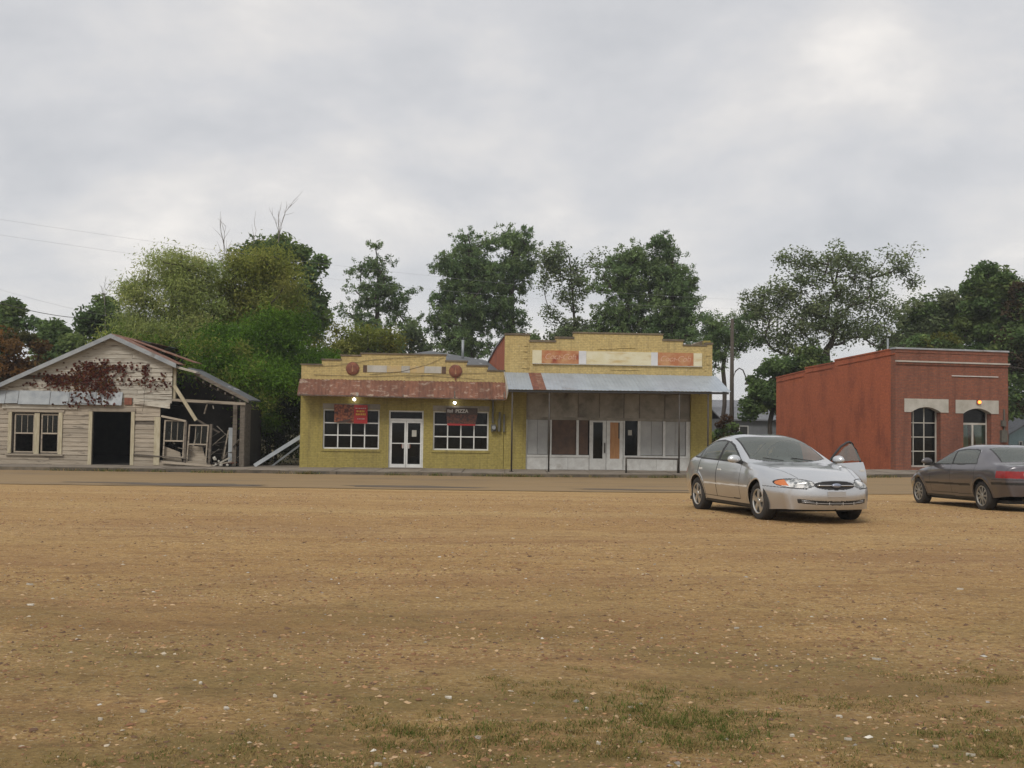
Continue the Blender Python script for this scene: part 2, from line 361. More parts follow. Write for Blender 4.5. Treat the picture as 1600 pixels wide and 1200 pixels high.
def pchip(xk, yk, x):
    xk = np.array(xk, float); yk = np.array(yk, float)
    if xk[0] > xk[-1]: xk = xk[::-1]; yk = yk[::-1]
    h = np.diff(xk); d = np.diff(yk) / h; mm = np.zeros(len(xk))
    mm[0] = d[0]; mm[-1] = d[-1]
    for i in range(1, len(xk) - 1):
        if d[i - 1] * d[i] > 0:
            w1 = 2 * h[i] + h[i - 1]; w2 = h[i] + 2 * h[i - 1]; mm[i] = (w1 + w2) / (w1 / d[i - 1] + w2 / d[i])
    x = np.clip(x, xk[0], xk[-1]); i = np.clip(np.searchsorted(xk, x) - 1, 0, len(xk) - 2)
    t = (x - xk[i]) / h[i]
    return ((1 + 2 * t) * (1 - t) ** 2) * yk[i] + t * (1 - t) ** 2 * h[i] * mm[i] + t * t * (3 - 2 * t) * yk[i + 1] + t * t * (t - 1) * h[i] * mm[i + 1]

# ------------------------------------------------------------------ ground, road, kerb, pavement
GY = [-60, 0, 10, 17.6, 20.3, 21.7, 24.5, 28, 31, 34, 36, 60, 2000]
GZ = [0.0, 0.0, 0.0, 0.0, -0.058, -0.105, -0.19, -0.33, -0.47, -0.57, -0.60, -0.60, -0.60]
def gz(y): return pchip(GY, GZ, np.asarray(y, float))
def gz1(y): return float(gz(np.array([y]))[0])
KX = [-120, -60, -40, -21, 0, 10, 18, 40, 90]; KYs = [44, 42.6, 41.6, 41.2, 41.4, 43.0, 45.7, 53, 69]
def kerb_y(x): return pchip(KX, KYs, np.asarray(x, float))
def vnoise(x, y, seed, n=24):
    r = np.random.default_rng(seed); g = r.random((n, n))
    xi = np.floor(x).astype(int); yi = np.floor(y).astype(int); fx = x - xi; fy = y - yi
    fx = fx * fx * (3 - 2 * fx); fy = fy * fy * (3 - 2 * fy)
    a = g[xi % n, yi % n]; b = g[(xi + 1) % n, yi % n]; c = g[xi % n, (yi + 1) % n]; d = g[(xi + 1) % n, (yi + 1) % n]
    return a * (1 - fx) * (1 - fy) + b * fx * (1 - fy) + c * (1 - fx) * fy + d * fx * fy - 0.5
def bumps(x, y):
    near = np.clip((20 - y) / 8, 0, 1)
    return near * (0.05 * vnoise(x * 0.5, y * 0.5, 1) + 0.025 * vnoise(x * 1.9, y * 1.9, 2) + 0.012 * vnoise(x * 6, y * 6, 3))
def ground_h(x, y): return gz(y) + bumps(x, y)

gx = np.concatenate([[-900, -500, -250, -140, -90, -60, -40, -30, -24, -19, -16], np.arange(-13, 13.01, 0.11), [16, 19, 24, 30, 40, 60, 90, 140, 250, 500, 900]])
gy = np.concatenate([[-60, -20, -6, 0, 2], np.arange(3.2, 9, 0.06), np.arange(9, 16, 0.15), np.arange(16, 48, 0.5), [50, 56, 64, 80, 110, 170, 300, 600, 1000, 1800]])
GXX, GYY = np.meshgrid(gx, gy)
gv = np.stack([GXX, GYY, ground_h(GXX, GYY)], -1).reshape(-1, 3)
def grid_faces(nr, nc):
    i = np.arange(nr * nc).reshape(nr, nc)
    return np.stack([i[:-1, :-1], i[:-1, 1:], i[1:, 1:], i[1:, :-1]], -1).reshape(-1, 4)

def ground_material():
    mt, n, l, b = _new("dirt_lot"); b.inputs["Roughness"].default_value = 0.95
    b.inputs["Specular IOR Level"].default_value = 0.2
    geo = n.new("ShaderNodeNewGeometry"); sp = n.new("ShaderNodeSeparateXYZ"); l.new(geo.outputs["Position"], sp.inputs[0])
    def nz(sc, st, lo, hi, det=6, rough=0.6):
        mp = n.new("ShaderNodeMapping"); mp.inputs["Scale"].default_value = st; l.new(geo.outputs["Position"], mp.inputs[0])
        t = n.new("ShaderNodeTexNoise"); t.inputs["Scale"].default_value = sc; t.inputs["Detail"].default_value = det; t.inputs["Roughness"].default_value = rough
        l.new(mp.outputs[0], t.inputs["Vector"])
        r = n.new("ShaderNodeMapRange"); r.inputs[1].default_value = lo; r.inputs[2].default_value = hi; l.new(t.outputs[0], r.inputs[0])
        return r.outputs[0], t.outputs[0]
    def mix(fac, a, b_):
        x = n.new("ShaderNodeMix"); x.data_type = 'RGBA'
        l.new(fac, x.inputs[0])
        for s_, v in ((6, a), (7, b_)):
            if isinstance(v, tuple): x.inputs[s_].default_value = c4(v)
            else: l.new(v, x.inputs[s_])
        return x.outputs[2]
    def mul(a, b_):
        x = n.new("ShaderNodeMath"); x.operation = 'MULTIPLY'
        for s_, v in ((0, a), (1, b_)):
            if isinstance(v, float): x.inputs[s_].default_value = v
            else: l.new(v, x.inputs[s_])
        return x.outputs[0]
    def yr(lo, hi):
        r = n.new("ShaderNodeMapRange"); r.inputs[1].default_value = lo; r.inputs[2].default_value = hi; l.new(sp.outputs[1], r.inputs[0]); return r.outputs[0]
    f1, _ = nz(0.55, (0.35, 1.3, 1), 0.3, 0.7)
    col = mix(f1, (0.445, 0.272, 0.104), (0.535, 0.348, 0.145))
    f2, _ = nz(0.22, (0.22, 1.6, 1), 0.52, 0.72)
    col = mix(mul(f2, 0.65), col, (0.60, 0.42, 0.17))
    fT, _ = nz(0.10, (0.16, 2.6, 1), 0.50, 0.62, 5, 0.6)
    col = mix(mul(fT, 0.45), col, (0.64, 0.46, 0.21))
    f3, t3 = nz(30, (0.8, 1, 1), 0.44, 0.60, 8, 0.8)
    col = mix(mul(f3, 0.72), col, (0.21, 0.115, 0.055))
    f4, t4 = nz(7, (0.7, 1.2, 1), 0.53, 0.63, 8, 0.75)
    col = mix(mul(f4, 0.75), col, (0.165, 0.090, 0.045))
    f5, _ = nz(38, (0.8, 1, 1), 0.585, 0.63, 6, 0.7)
    col = mix(mul(f5, 0.75), col, (0.66, 0.55, 0.38))
    f8, _ = nz(0.30, (0.45, 1.5, 1), 0.48, 0.66, 7, 0.65)
    band = yr(22, 13)
    col = mix(mul(mul(f8, band), 0.6), col, (0.29, 0.165, 0.082))
    f9, _ = nz(2.2, (0.35, 1.4, 1), 0.50, 0.62, 8, 0.72)
    col = mix(mul(f9, 0.38), col, (0.23, 0.125, 0.06))
    near = yr(11.0, 5.2); f6, _ = nz(0.8, (0.6, 1.0, 1), 0.36, 0.66)
    col = mix(mul(mul(near, f6), 0.95), col, (0.19, 0.145, 0.05))
    far = yr(44, 48)
    f7, _ = nz(0.3, (1, 1, 1), 0.35, 0.65)
    fcol = mix(f7, (0.10, 0.095, 0.04), (0.17, 0.13, 0.07))
    col = mix(far, col, fcol)
    l.new(col, b.inputs["Base Color"])
    bp = n.new("ShaderNodeBump"); bp.inputs["Strength"].default_value = 0.8; bp.inputs["Distance"].default_value = 0.03; l.new(t3, bp.inputs["Height"])
    bp2 = n.new("ShaderNodeBump"); bp2.inputs["Strength"].default_value = 0.6; bp2.inputs["Distance"].default_value = 0.06; l.new(t4, bp2.inputs["Height"]); l.new(bp.outputs[0], bp2.inputs["Normal"])
    l.new(bp2.outputs[0], b.inputs["Normal"])
    return mt
struct(link("ground", fast_mesh("ground", gv, grid_faces(len(gy), len(gx)), smooth=True), ground_material()))

M['road'] = pm("dusty_asphalt", (0.27, 0.182, 0.085), (0.22, 0.148, 0.07), 1.2, 0.95, stretch=(0.25, 1.6, 1), bump=0.25, c3=(0.16, 0.115, 0.07), scale3=0.6, stretch3=(0.3, 1.5, 1), lo3=0.55, hi3=0.75)
M['road_patch'] = pm("dark_asphalt_patch", (0.085, 0.066, 0.048), (0.13, 0.098, 0.066), 3, 0.95, stretch=(0.4, 1, 1), bump=0.3)
rx = np.arange(-90, 90.1, 0.6); rt = np.linspace(0, 1, 34)
RX, RT = np.meshgrid(rx, rt)
kfar = kerb_y(RX); knear = kfar - 10.4 + 0.5 * vnoise(RX * 0.35, RX * 0 + 2, 11) + 0.22 * vnoise(RX * 1.2, RX * 0 + 5, 12)
RY = knear + (kfar + 0.05 - knear) * RT
rv = np.stack([RX, RY, gz(RY) + 0.014], -1).reshape(-1, 3)
struct(link("road", fast_mesh("road", rv, grid_faces(len(rt), len(rx)), smooth=True), 'road'))
for (px, py, w, h) in ((300, 766, 2.6, 1.3), (640, 764, 2.3, 0.8), (170, 762, 1.6, 0.35), (980, 764, 1.8, 0.5)):
    d_ = 33.5 if py < 765 else 32.6
    cx, cy = (px - 800) / 1600 * d_, d_
    n_ = 22; ring = [(cx, cy)]
    for k in range(n_):
        a = 2 * math.pi * k / n_; q = 0.75 + 0.5 * random.random()
        ring.append((cx + math.cos(a) * w * q, cy + math.sin(a) * h * q))
    mb = MB(); mb.add([(x, y, gz1(y) + 0.02) for x, y in ring], [(0, 1 + k, 1 + (k + 1) % n_) for k in range(n_)])
    struct(mb.build("road_patch", 'road_patch'))

SW = -0.45
bedx = np.arange(-60, 70, 1.0); bk = kerb_y(bedx)
bv = np.concatenate([np.stack([bedx, bk + 0.1, np.full_like(bedx, SW - 0.035)], 1), np.stack([bedx, bk + 4.9, np.full_like(bedx, SW - 0.035)], 1)])
side = struct(link("pavement", fast_mesh("pavement", bv, grid_faces(2, len(bedx))), 'kerb'))
ky_ = float(kerb_y(-29.0)) + 0.1
kerb = struct(MB().box(-29.1, -28.9, ky_ - 0.05, ky_ + 0.05, -0.62, -0.5).build("kerb", 'kerb'))
xs_ = np.arange(-30, 48, 1.75)
for i in range(len(xs_) - 1):
    a, b_ = xs_[i], xs_[i + 1]; ka, kb = float(kerb_y(a)), float(kerb_y(b_))
    for (o0, o1) in ((0.2, 2.4), (2.42, 4.7)):
        t = SW + random.uniform(-0.012, 0.006); tl = random.uniform(-0.008, 0.008); g = 0.014
        mb = MB().hexa([(a + g, ka + o0, SW - 0.12), (b_ - g, kb + o0, SW - 0.12), (b_ - g, kb + o1, SW - 0.12), (a + g, ka + o1, SW - 0.12),
                        (a + g, ka + o0, t + tl), (b_ - g, kb + o0, t - tl), (b_ - g, kb + o1, t), (a + g, ka + o1, t)])
        mb.build("slab", 'concrete', side)
xk_ = np.arange(-30, 48, 2.3)
for i in range(len(xk_) - 1):
    a, b_ = xk_[i], xk_[i + 1]; ka, kb = float(kerb_y(a)), float(kerb_y(b_))
    t = SW + random.uniform(-0.03, 0.008); j = random.uniform(-0.025, 0.025); g = 0.012
    mb = MB().hexa([(a + g, ka + j, -0.66), (b_ - g, kb + j, -0.66), (b_ - g, kb + 0.19, -0.66), (a + g, ka + 0.19, -0.66),
                    (a + g, ka + 0.03 + j, t), (b_ - g, kb + 0.03 + j, t + random.uniform(-0.015, 0.01)), (b_ - g, kb + 0.19, t), (a + g, ka + 0.19, t)])
    mb.build("kerb_stone", 'kerb', kerb)

# ---- loose gravel: small faceted stones, denser towards the camera
def gravel():
    n_ = 95000
    y = 3.6 + (rng.random(n_) ** 1.7) * 22; x = (rng.random(n_) - 0.5) * (1.25 * y + 2)
    dens = vnoise(x * 0.35, y * 1.1, 21) + 0.5 * vnoise(x * 1.1, y * 2.5, 22)
    keep = rng.random(n_) < np.clip(0.55 + 1.3 * dens, 0.08, 1); x = x[keep]; y = y[keep]; n_ = len(x)
    base = np.array([(1, 0, 0), (-1, 0, 0), (0, 1, 0), (0, -1, 0), (0, 0, 1)], float)
    s = 0.0062 * np.exp(rng.normal(0, 0.5, n_)) * (1 + y / 30); s = np.minimum(s, 0.028)
    s = np.minimum(s, 0.021)
    sh = rng.uniform(0.6, 1.4, (n_, 3)) * s[:, None]; sh[:, 2] *= 0.5
    an = rng.random(n_) * 6.28; ca, sa = np.cos(an), np.sin(an)
    v = base[None] * sh[:, None, :] + rng.normal(0, .28, (n_, 5, 3)) * s[:, None, None] * np.array([1, 1, .15]); vx = v[..., 0] * ca[:, None] - v[..., 1] * sa[:, None]; vy = v[..., 0] * sa[:, None] + v[..., 1] * ca[:, None]
    z0 = ground_h(x, y) + 0.001
    P = np.stack([vx + x[:, None], vy + y[:, None], v[..., 2] + z0[:, None]], -1).reshape(-1, 3)
    f = np.array([(0, 2, 4), (2, 1, 4), (1, 3, 4), (3, 0, 4)]); Fc = (np.arange(n_)[:, None, None] * 5 + f[None]).reshape(-1, 3)
    pal = np.array([(0.36, 0.20, 0.09), (0.22, 0.105, 0.05), (0.46, 0.31, 0.17), (0.48, 0.40, 0.29), (0.12, 0.065, 0.035), (0.30, 0.27, 0.23), (0.60, 0.56, 0.48)])
    c = pal[rng.choice(7, n_, p=[.34, .29, .18, .03, .14, .015, .005])] * rng.uniform(0.75, 1.2, (n_, 1))
    o = link("gravel", fast_mesh("gravel", P, Fc, np.repeat(c, 5, 0)), 'stones')
    struct(o, "stuff"); o["label"] = "loose reddish brown gravel scattered over the dirt lot"
gravel()

# ---- grass: dry and green blades in patches
patches = [  # px, py, spread along x (m), spread in depth, blades, green share, height
    (1065, 1125, 0.30, 0.2, 2600, 0.9, 0.08), (980, 1160, 0.45, 0.2, 1800, 0.5, 0.07), (760, 1148, 0.4, 0.18, 2300, 0.65, 0.07),
    (905, 1072, 0.35, 0.16, 1200, 0.42, 0.055), (1180, 1085, 0.5, 0.15, 1200, 0.45, 0.05), (1385, 1092, 0.3, 0.13, 800, 0.5, 0.05),
    (1530, 1058, 0.42, 0.2, 1300, 0.42, 0.055), (1585, 1165, 0.22, 0.25, 1500, 0.6, 0.08), (400, 1180, 0.5, 0.15, 1500, 0.4, 0.05),
    (80, 1175, 0.4, 0.2, 700, 0.35, 0.05), (560, 1130, 0.3, 0.18, 700, 0.4, 0.05), (690, 1090, 0.6, 0.3, 900, 0.3, 0.04),
    (1300, 1170, 0.7, 0.25, 1500, 0.3, 0.05), (440, 1125, 0.4, 0.15, 300, 0.35, 0.04), (1590, 1120, 0.3, 0.15, 600, 0.5, 0.06), (300, 1110, 0.6, 0.2, 250, 0.25, 0.035)]
def grass():
    X = []; Y = []; G = []; H = []
    for px, py, sx, sy, n_, g, h in patches:
        n_ = int(n_ * 1.5)
        d_ = 1.6 * 1600 / (py - 660 - 0.014 * (px - 800)); cx = (px - 800) / 1600 * d_
        sub = rng.normal(0, 1, (max(6, n_ // 55), 2)); wh = rng.integers(0, len(sub), n_)
        X.append(cx + sx * sub[wh, 0] + rng.normal(0, 0.05, n_)); Y.append(d_ + sy * sub[wh, 1] + rng.normal(0, 0.035, n_))
        G.append(np.where(rng.random(n_) < g * .8, 1.0, 0.0)); H.append(h * rng.uniform(0.15, 0.62, n_))
    n_ = 9000
    y = 3.7 + rng.random(n_) ** 1.6 * 4.5; x = (rng.random(n_) - 0.5) * (1.15 * y + 1)
    k_ = rng.random(n_) < np.clip(0.5 + 1.6 * vnoise(x * 0.9, y * 1.3, 31) - 0.09 * (y - 4), 0.02, 1)
    X.append(x[k_]); Y.append(y[k_]); G.append(np.where(rng.random(k_.sum()) < 0.12, 1.0, 0.0)); H.append(rng.uniform(0.008, 0.028, k_.sum()))
    for _ in range(70):
        kx = rng.uniform(-26, 26); n_ = int(rng.uniform(25, 90)); X.append(kx + rng.normal(0, .22, n_)); Y.append(kerb_y(np.full(n_, kx)) - rng.uniform(.02, .16, n_)); G.append((rng.random(n_) < .6) * 1.0); H.append(rng.uniform(.06, .24, n_))
    x = np.concatenate(X); y = np.concatenate(Y); g = np.concatenate(G); h = np.concatenate(H)
    k_ = y > 3.0; x, y, g, h = x[k_], y[k_], g[k_], h[k_]; n_ = len(x)
    an = rng.random(n_) * 6.28; lean = rng.uniform(0.5, 1.9, n_); w = rng.uniform(0.0016, 0.0034, n_) * (1 + 2.5 * (y > 30))
    dxy = np.stack([np.cos(an), np.sin(an)], 1); pxy = np.stack([-np.sin(an), np.cos(an)], 1)
    z = ground_h(x, y) - 0.004
    def pt(t, side):
        q = np.stack([x, y], 1) + dxy * (h * lean * t * t)[:, None] + pxy * (side * w * (1 - t * 0.9))[:, None]
        return np.concatenate([q, (z + h * (t - 0.2 * lean * t * t))[:, None]], 1)
    P = np.stack([pt(0, -1), pt(0, 1), pt(0.55, 1), pt(0.55, -1), pt(1, 0)], 1).reshape(-1, 3)
    f = np.array([(0, 1, 2), (0, 2, 3), (3, 2, 4)]); Fc = (np.arange(n_)[:, None, None] * 5 + f[None]).reshape(-1, 3)
    green = np.array([(0.11, 0.145, 0.036)]) * rng.uniform(0.6, 1.5, (n_, 1)); dry = np.array([(0.37, 0.27, 0.115)]) * rng.uniform(0.6, 1.3, (n_, 1))
    c = np.where(g[:, None] > 0.5, green, dry)
    o = link("grass", fast_mesh("grass", P, Fc, np.repeat(c, 5, 0)), 'leaf'); struct(o, "stuff")
    o["label"] = "sparse green and dry grass tufts in the dirt"
grass()

# ---- pale scraps of paper and wood lying on the dirt
scraps = [(1312, 1113, .10, .03, 'long pale splinter of wood lying on the dirt'), (285 // 2 + 800, 1160, .05, .03, None), (1462, 1156, .05, .04, None), (1328, 1150, .07, .03, None),
          (600, 1187, .06, .05, None), (178, 1195, .09, .02, None), (238, 1110, .05, .04, None), (710, 1093, .08, .02, None), (172, 1120, .05, .03, None),
          (55, 910, .13, .05, None), (1240, 1147, .04, .02, None), (440, 1087, .05, .03, None), (1500, 922, .12, .04, None), (1370, 1025, .09, .05, None),
          (325, 1064, .05, .03, None), (365, 1104, .05, .03, None), (60, 944, .12, .05, None), (1152, 976, .09, .05, None), (1515, 1172, .11, .015, None), (922, 1108, .06, .02, None)]
for px, py, w, h, lb in scraps:
    d_ = 1.6 * 1600 / (py - 660 - 0.014 * (px - 800)); x = (px - 800) / 1600 * d_; n_ = 6; w *= .62; h *= .6
    rim = []
    for k in range(n_):
        a = 2 * math.pi * k / n_; q = random.uniform(0.45, 1.25); rim.append((math.cos(a) * w * 0.5 * q, math.sin(a) * h * 0.5 * q))
    mb = MB(); top = [(p[0], p[1], 0.008 + random.uniform(0, 0.008)) for p in rim]; bot = [(p[0], p[1], -0.004) for p in rim]
    mb.add(top + bot, [tuple(range(n_)), tuple(range(2 * n_ - 1, n_ - 1, -1))] + [(i, i + n_, (i + 1) % n_ + n_, (i + 1) % n_) for i in range(n_)])
    o = mb.build("wood_splinter" if lb else "pale_scrap", 'paper', loc=(x, d_, float(ground_h(np.array([x]), np.array([d_]))[0])))
    o.rotation_euler = (0, 0, random.uniform(-0.4, 0.4))
    tag(o, lb or "small flat pale scrap lying on the brown dirt", "scrap", None if lb else "pale scraps littering the dirt lot")

# ================================================================== wooden shack
ZB = -0.5
def corrugated(name, w, a, b, mat, parent, amp=0.012, n=9, zb=0.0, x0=0.0, jit=0.0, rows=3, sag=0.0):
    """one corrugated sheet of width w starting at x0, running from a=(y,z) to b=(y,z)"""
    mb = MB(zb); vs = []; fs = []
    th = 0.006
    for layer in (0, 1):
        for r in range(rows):
            t = r / (rows - 1)
            for k in range(n):
                x = x0 + w * k / (n - 1); y = a[0] + (b[0] - a[0]) * t; z = a[1] + (b[1] - a[1]) * t
                z += amp * math.cos(math.pi * k) - layer * th - sag * t * t + (jit * random.uniform(-1, 1) if r == rows - 1 and layer == 0 else 0)
                vs.append((x, y, z))
    q = rows * n
    for r in range(rows - 1):
        for k in range(n - 1):
            i = r * n + k
            fs.append((i, i + n, i + n + 1, i + 1)); fs.append((i + q, i + q + 1, i + q + n + 1, i + q + n))
    e0 = list(range(n)); e1 = [(rows - 1) * n + k for k in range(n)]
    for k in range(n - 1):
        fs.append((e0[k], e0[k + 1], e0[k + 1] + q, e0[k] + q)); fs.append((e1[k], e1[k] + q, e1[k + 1] + q, e1[k + 1]))
    for r in range(rows - 1):
        fs.append((r * n, r * n + q, (r + 1) * n + q, (r + 1) * n)); fs.append((r * n + n - 1, (r + 1) * n + n - 1, (r + 1) * n + n - 1 + q, r * n + n - 1 + q))
    mb.add(vs, fs)
    return mb.build(name, mat, parent)

def sash_window(parent, u0, u1, z0, z1, v, mat_f, zb, upper=3, tilt=0.0, split=0.5, glass=True, du=0.0):
    """a double-hung window: frame, meeting rail, upper bars and panes"""
    w = MB(zb); t = 0.055
    sh = lambda z: tilt * (z - z0)
    def bar(ua, ub, za, zc, vv0, vv1):
        w.hexa([(ua + sh(za), vv0, za), (ub + sh(za), vv0, za), (ub + sh(za), vv1, za), (ua + sh(za), vv1, za), (ua + sh(zc), vv0, zc), (ub + sh(zc), vv0, zc), (ub + sh(zc), vv1, zc), (ua + sh(zc), vv1, zc)])
    bar(u0, u0 + t, z0, z1, v, v + 0.06); bar(u1 - t, u1, z0, z1, v, v + 0.06)
    bar(u0 + t, u1 - t, z0, z0 + t, v, v + 0.06); bar(u0 + t, u1 - t, z1 - t, z1, v, v + 0.06)
    zm = z0 + (z1 - z0) * split
    bar(u0 + t, u1 - t, zm - 0.03, zm + 0.03, v - 0.005, v + 0.055)
    fr = w.build("window_sash", mat_f, parent)
    for k in range(1, upper):
        uu = u0 + t + (u1 - u0 - 2 * t) * k / upper; w = MB(zb); bar(uu - 0.012, uu + 0.012, zm + 0.03, z1 - t, v + 0.01, v + 0.045); w.build("glazing_bar", mat_f, fr)
    if glass:
        for k in range(upper):
            if random.random() < 0.35: continue
            a = u0 + t + (u1 - u0 - 2 * t) * k / upper; b = u0 + t + (u1 - u0 - 2 * t) * (k + 1) / upper
            w = MB(zb); bar(a + 0.012, b - 0.012, zm + 0.03, z1 - t, v + 0.025, v + 0.030); w.build("pane", 'old_glass', fr)
    return fr

shack = root("derelict_house", "derelict wooden house with peeling clapboard gable and collapsed open right side", "house", (-22, 43.7, ZB))
AP, AZ, SL, SR = 4.94, 5.11, 0.465, 0.44        # gable apex and slopes
DEPTH = 10.5
win_op = (0.73, 2.83, 0.02, 1.71); door_op = (4.14, 5.81, -0.45, 1.80)
# inner sheathing with openings, gable above it
MB(ZB).holes(-0.55, 7.0, -0.55, 2.3, 0.02, 0.12, [win_op, (door_op[0], door_op[1], -0.6, door_op[3])]).build("sheathing", 'oldwood', shack)
MB(ZB).prism_y([(-0.55, 2.305), (7.45, 2.305), (7.45, 3.9), (AP, AZ - 0.1), (-0.55, 2.5)], 0.02, 0.12).build("gable_sheathing", 'oldwood', shack)
# clapboards, row by row
z = -0.42; pitch_ = 0.188; row = 0
while z < AZ - 0.2:
    z1 = z + pitch_; zc = z + pitch_ / 2
    def ext(zz): return max(-0.6, AP - (AZ - 0.06 - zz) / SL), min(7.5 if zz > 2.2 else 7.02, AP + (AZ - 0.06 - zz) / SR)
    (la, ra), (lb, rb) = ext(z), ext(z1)
    cuts = [(la, ra)]
    for op in (win_op, door_op):
        if op[2] - 0.06 < zc < op[3] + 0.04:
            nc = []
            for a, b in cuts:
                if op[0] - 0.02 > a: nc.append((a, min(b, op[0] - 0.02)))
                if op[1] + 0.02 < b: nc.append((max(a, op[1] + 0.02), b))
            cuts = nc
    for a, b in cuts:
        pts = [a]
        while b - pts[-1] > 3.4: pts.append(pts[-1] + random.uniform(1.5, 3.0))
        pts.append(b)
        for i in range(len(pts) - 1):
            p, q = pts[i] + 0.004, pts[i + 1] - 0.004
            if q - p < 0.12: continue
            if random.random() < (0.05 if z < 2.2 else 0.04) and 0.2 < z < 4.3: continue
            tp = lb if (i == 0 and a == la) else p; tq = rb if (i == len(pts) - 2 and b == ra) else q
            tp = max(tp, p); tq = min(tq, q)
            j = random.gauss(0, 0.006); j2 = random.gauss(0, 0.006)
            if random.random() < 0.05: j2 -= random.uniform(0.02, 0.05)
            if tq - tp < 0.02: continue
            MB(ZB).hexa([(p, -0.03, z + j), (q, -0.03, z + j2), (q, 0.018, z + j2), (p, 0.018, z + j),
                         (tp, -0.004, z1 + j + 0.012), (tq, -0.004, z1 + j2 + 0.012), (tq, 0.018, z1 + j2 + 0.012), (tp, 0.018, z1 + j + 0.012)]).build(
                             "clapboard", 'clap_white' if z > 2.2 else 'clap', shack)
    z = z1; row += 1
# base boards
MB(ZB).box(-0.6, 4.0, -0.05, -0.034, -0.5, -0.30).build("base_board", 'clap', shack)
MB(ZB).box(5.95, 7.6, -0.05, -0.034, -0.5, -0.28).build("base_board", 'clap', shack)
# corner and door / window trim
def trim(u0, u1, z0, z1, v0=-0.07, v1=-0.031, mat='trimwood', name="trim"): return MB(ZB).box(u0, u1, v0, v1, z0, z1).build(name, mat, shack)
trim(4.0, 4.15, -0.47, 1.82, name="door_jamb"); trim(5.80, 5.95, -0.47, 1.82, name="door_jamb"); trim(3.97, 5.98, 1.825, 1.97, name="door_head", mat='clap')
trim(6.80, 7.05, -0.42, 1.62, name="corner_post")
trim(0.58, 0.72, 0.0, 1.75, mat='trimwood', name="window_trim"); trim(2.72, 2.88, -0.05, 1.75, name="window_trim"); trim(1.69, 1.91, -0.02, 1.71, name="window_mullion")
trim(0.5, 2.95, 1.755, 1.86, mat='clap', name="window_head"); trim(0.5, 2.95, -0.09, -0.02, v0=-0.11, mat='clap', name="window_sill")
sash_window(shack, 0.80, 1.66, 0.03, 1.68, 0.03, 'clap', ZB, 3)
sash_window(shack, 1.94, 2.70, 0.03, 1.68, 0.03, 'clap', ZB, 3)
# band of old sheet metal nailed over the gable foot
for i, (a, b) in enumerate(((-0.7, 0.45), (0.47, 1.0), (1.02, 2.35), (2.37, 3.15), (3.17, 4.3), (4.32, 5.42))):
    zt = 2.67 + random.uniform(-0.02, 0.02); zb_ = 2.10 + random.uniform(-0.025, 0.03)
    MB(ZB).hexa([(a, -0.20, zb_), (b, -0.20, zb_ + random.uniform(-.02, .02)), (b, -0.19, zb_), (a, -0.19, zb_), (a, -0.07, zt), (b, -0.07, zt), (b, -0.06, zt), (a, -0.06, zt)]).build("metal_sheet", 'galv_old', shack)
MB(ZB).box(0.3, 3.5, -0.09, -0.035, 1.90, 2.08).build("fascia_board", 'clap_white', shack)
MB(ZB).hexa([(5.9, -0.10, 2.17), (7.45, -0.10, 1.98), (7.45, -0.05, 1.98), (5.9, -0.05, 2.17), (5.9, -0.10, 2.40), (7.45, -0.10, 2.22), (7.45, -0.05, 2.22), (5.9, -0.05, 2.40)]).build("loose_board", 'clap_white', shack)
MB(ZB).box(5.5, 5.82, -0.08, -0.035, 2.12, 2.42).build("rust_patch", 'rust_plain', shack)
# roof: left slope, right slope torn off part way, rake boards
def slope(u0, z0, u1, z1, v0, v1, mat, name, th=0.05):
    return MB(ZB).hexa([(u0, v0, z0), (u1, v0, z1), (u1, v1, z1), (u0, v1, z0), (u0, v0, z0 + th), (u1, v0, z1 + th), (u1, v1, z1 + th), (u0, v1, z0 + th)]).build(name, mat, shack)
ul, zl = -0.95, AZ - SL * (AP + 0.95)
for k in range(9):
    v0 = -0.32 + k * 1.22
    slope(ul, zl - 0.01 * (k % 2), AP, AZ - 0.01 * (k % 2), v0, v0 + 1.21, 'rust' if k % 3 else 'galv_old', "roof_sheet", 0.03)
ur, zr = 7.75, AZ - SR * (7.75 - AP)
for k in range(2):
    v0 = -0.32 + k * 1.22; e = 0.0 if k == 0 else 0.35
    slope(AP, AZ - 0.01 * (k % 2), ur + e, zr - 0.01 * (k % 2) + (0.14 if k else 0), v0, v0 + 1.21, 'rust', "roof_sheet", 0.03)
for (a, b, n_) in (((ul, zl), (AP, AZ), "rake_board"), ((AP, AZ), (ur, zr), "rake_board")):
    slope(a[0], a[1] - 0.17, b[0], b[1] - 0.17, -0.36, -0.325, 'galv_old', n_, 0.19)
slope(ur - 0.45, zr - 0.06, 8.55, 3.50, -0.2, 0.35, 'clap_white', "torn_eave", 0.08)
# side and back walls, floor, ceiling joists
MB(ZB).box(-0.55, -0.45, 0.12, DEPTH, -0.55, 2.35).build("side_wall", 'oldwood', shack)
MB(ZB).prism_y([(-0.55, -0.55), (7.0, -0.55), (7.0, 3.8), (AP, AZ - 0.1), (-0.55, 2.4)], DEPTH, DEPTH + 0.1).build("back_wall", 'shade_wood', shack)
MB(ZB).box(-0.45, 6.9, 0.12, DEPTH, -0.55, -0.44).build("floor", 'shade_wood', shack)
MB(ZB).box(6.902, 10.45, 0.12, 3.0, -0.55, -0.44).build("floor", 'shade_wood', shack)
MB(ZB).box(-0.45, 6.9, 0.9, DEPTH, 2.12, 2.18).build("ceiling", 'shade_wood', shack)
MB(ZB).box(6.9, 6.98, 3.2, DEPTH, -0.44, 2.1).build("partition_wall", 'shade_wood', shack)
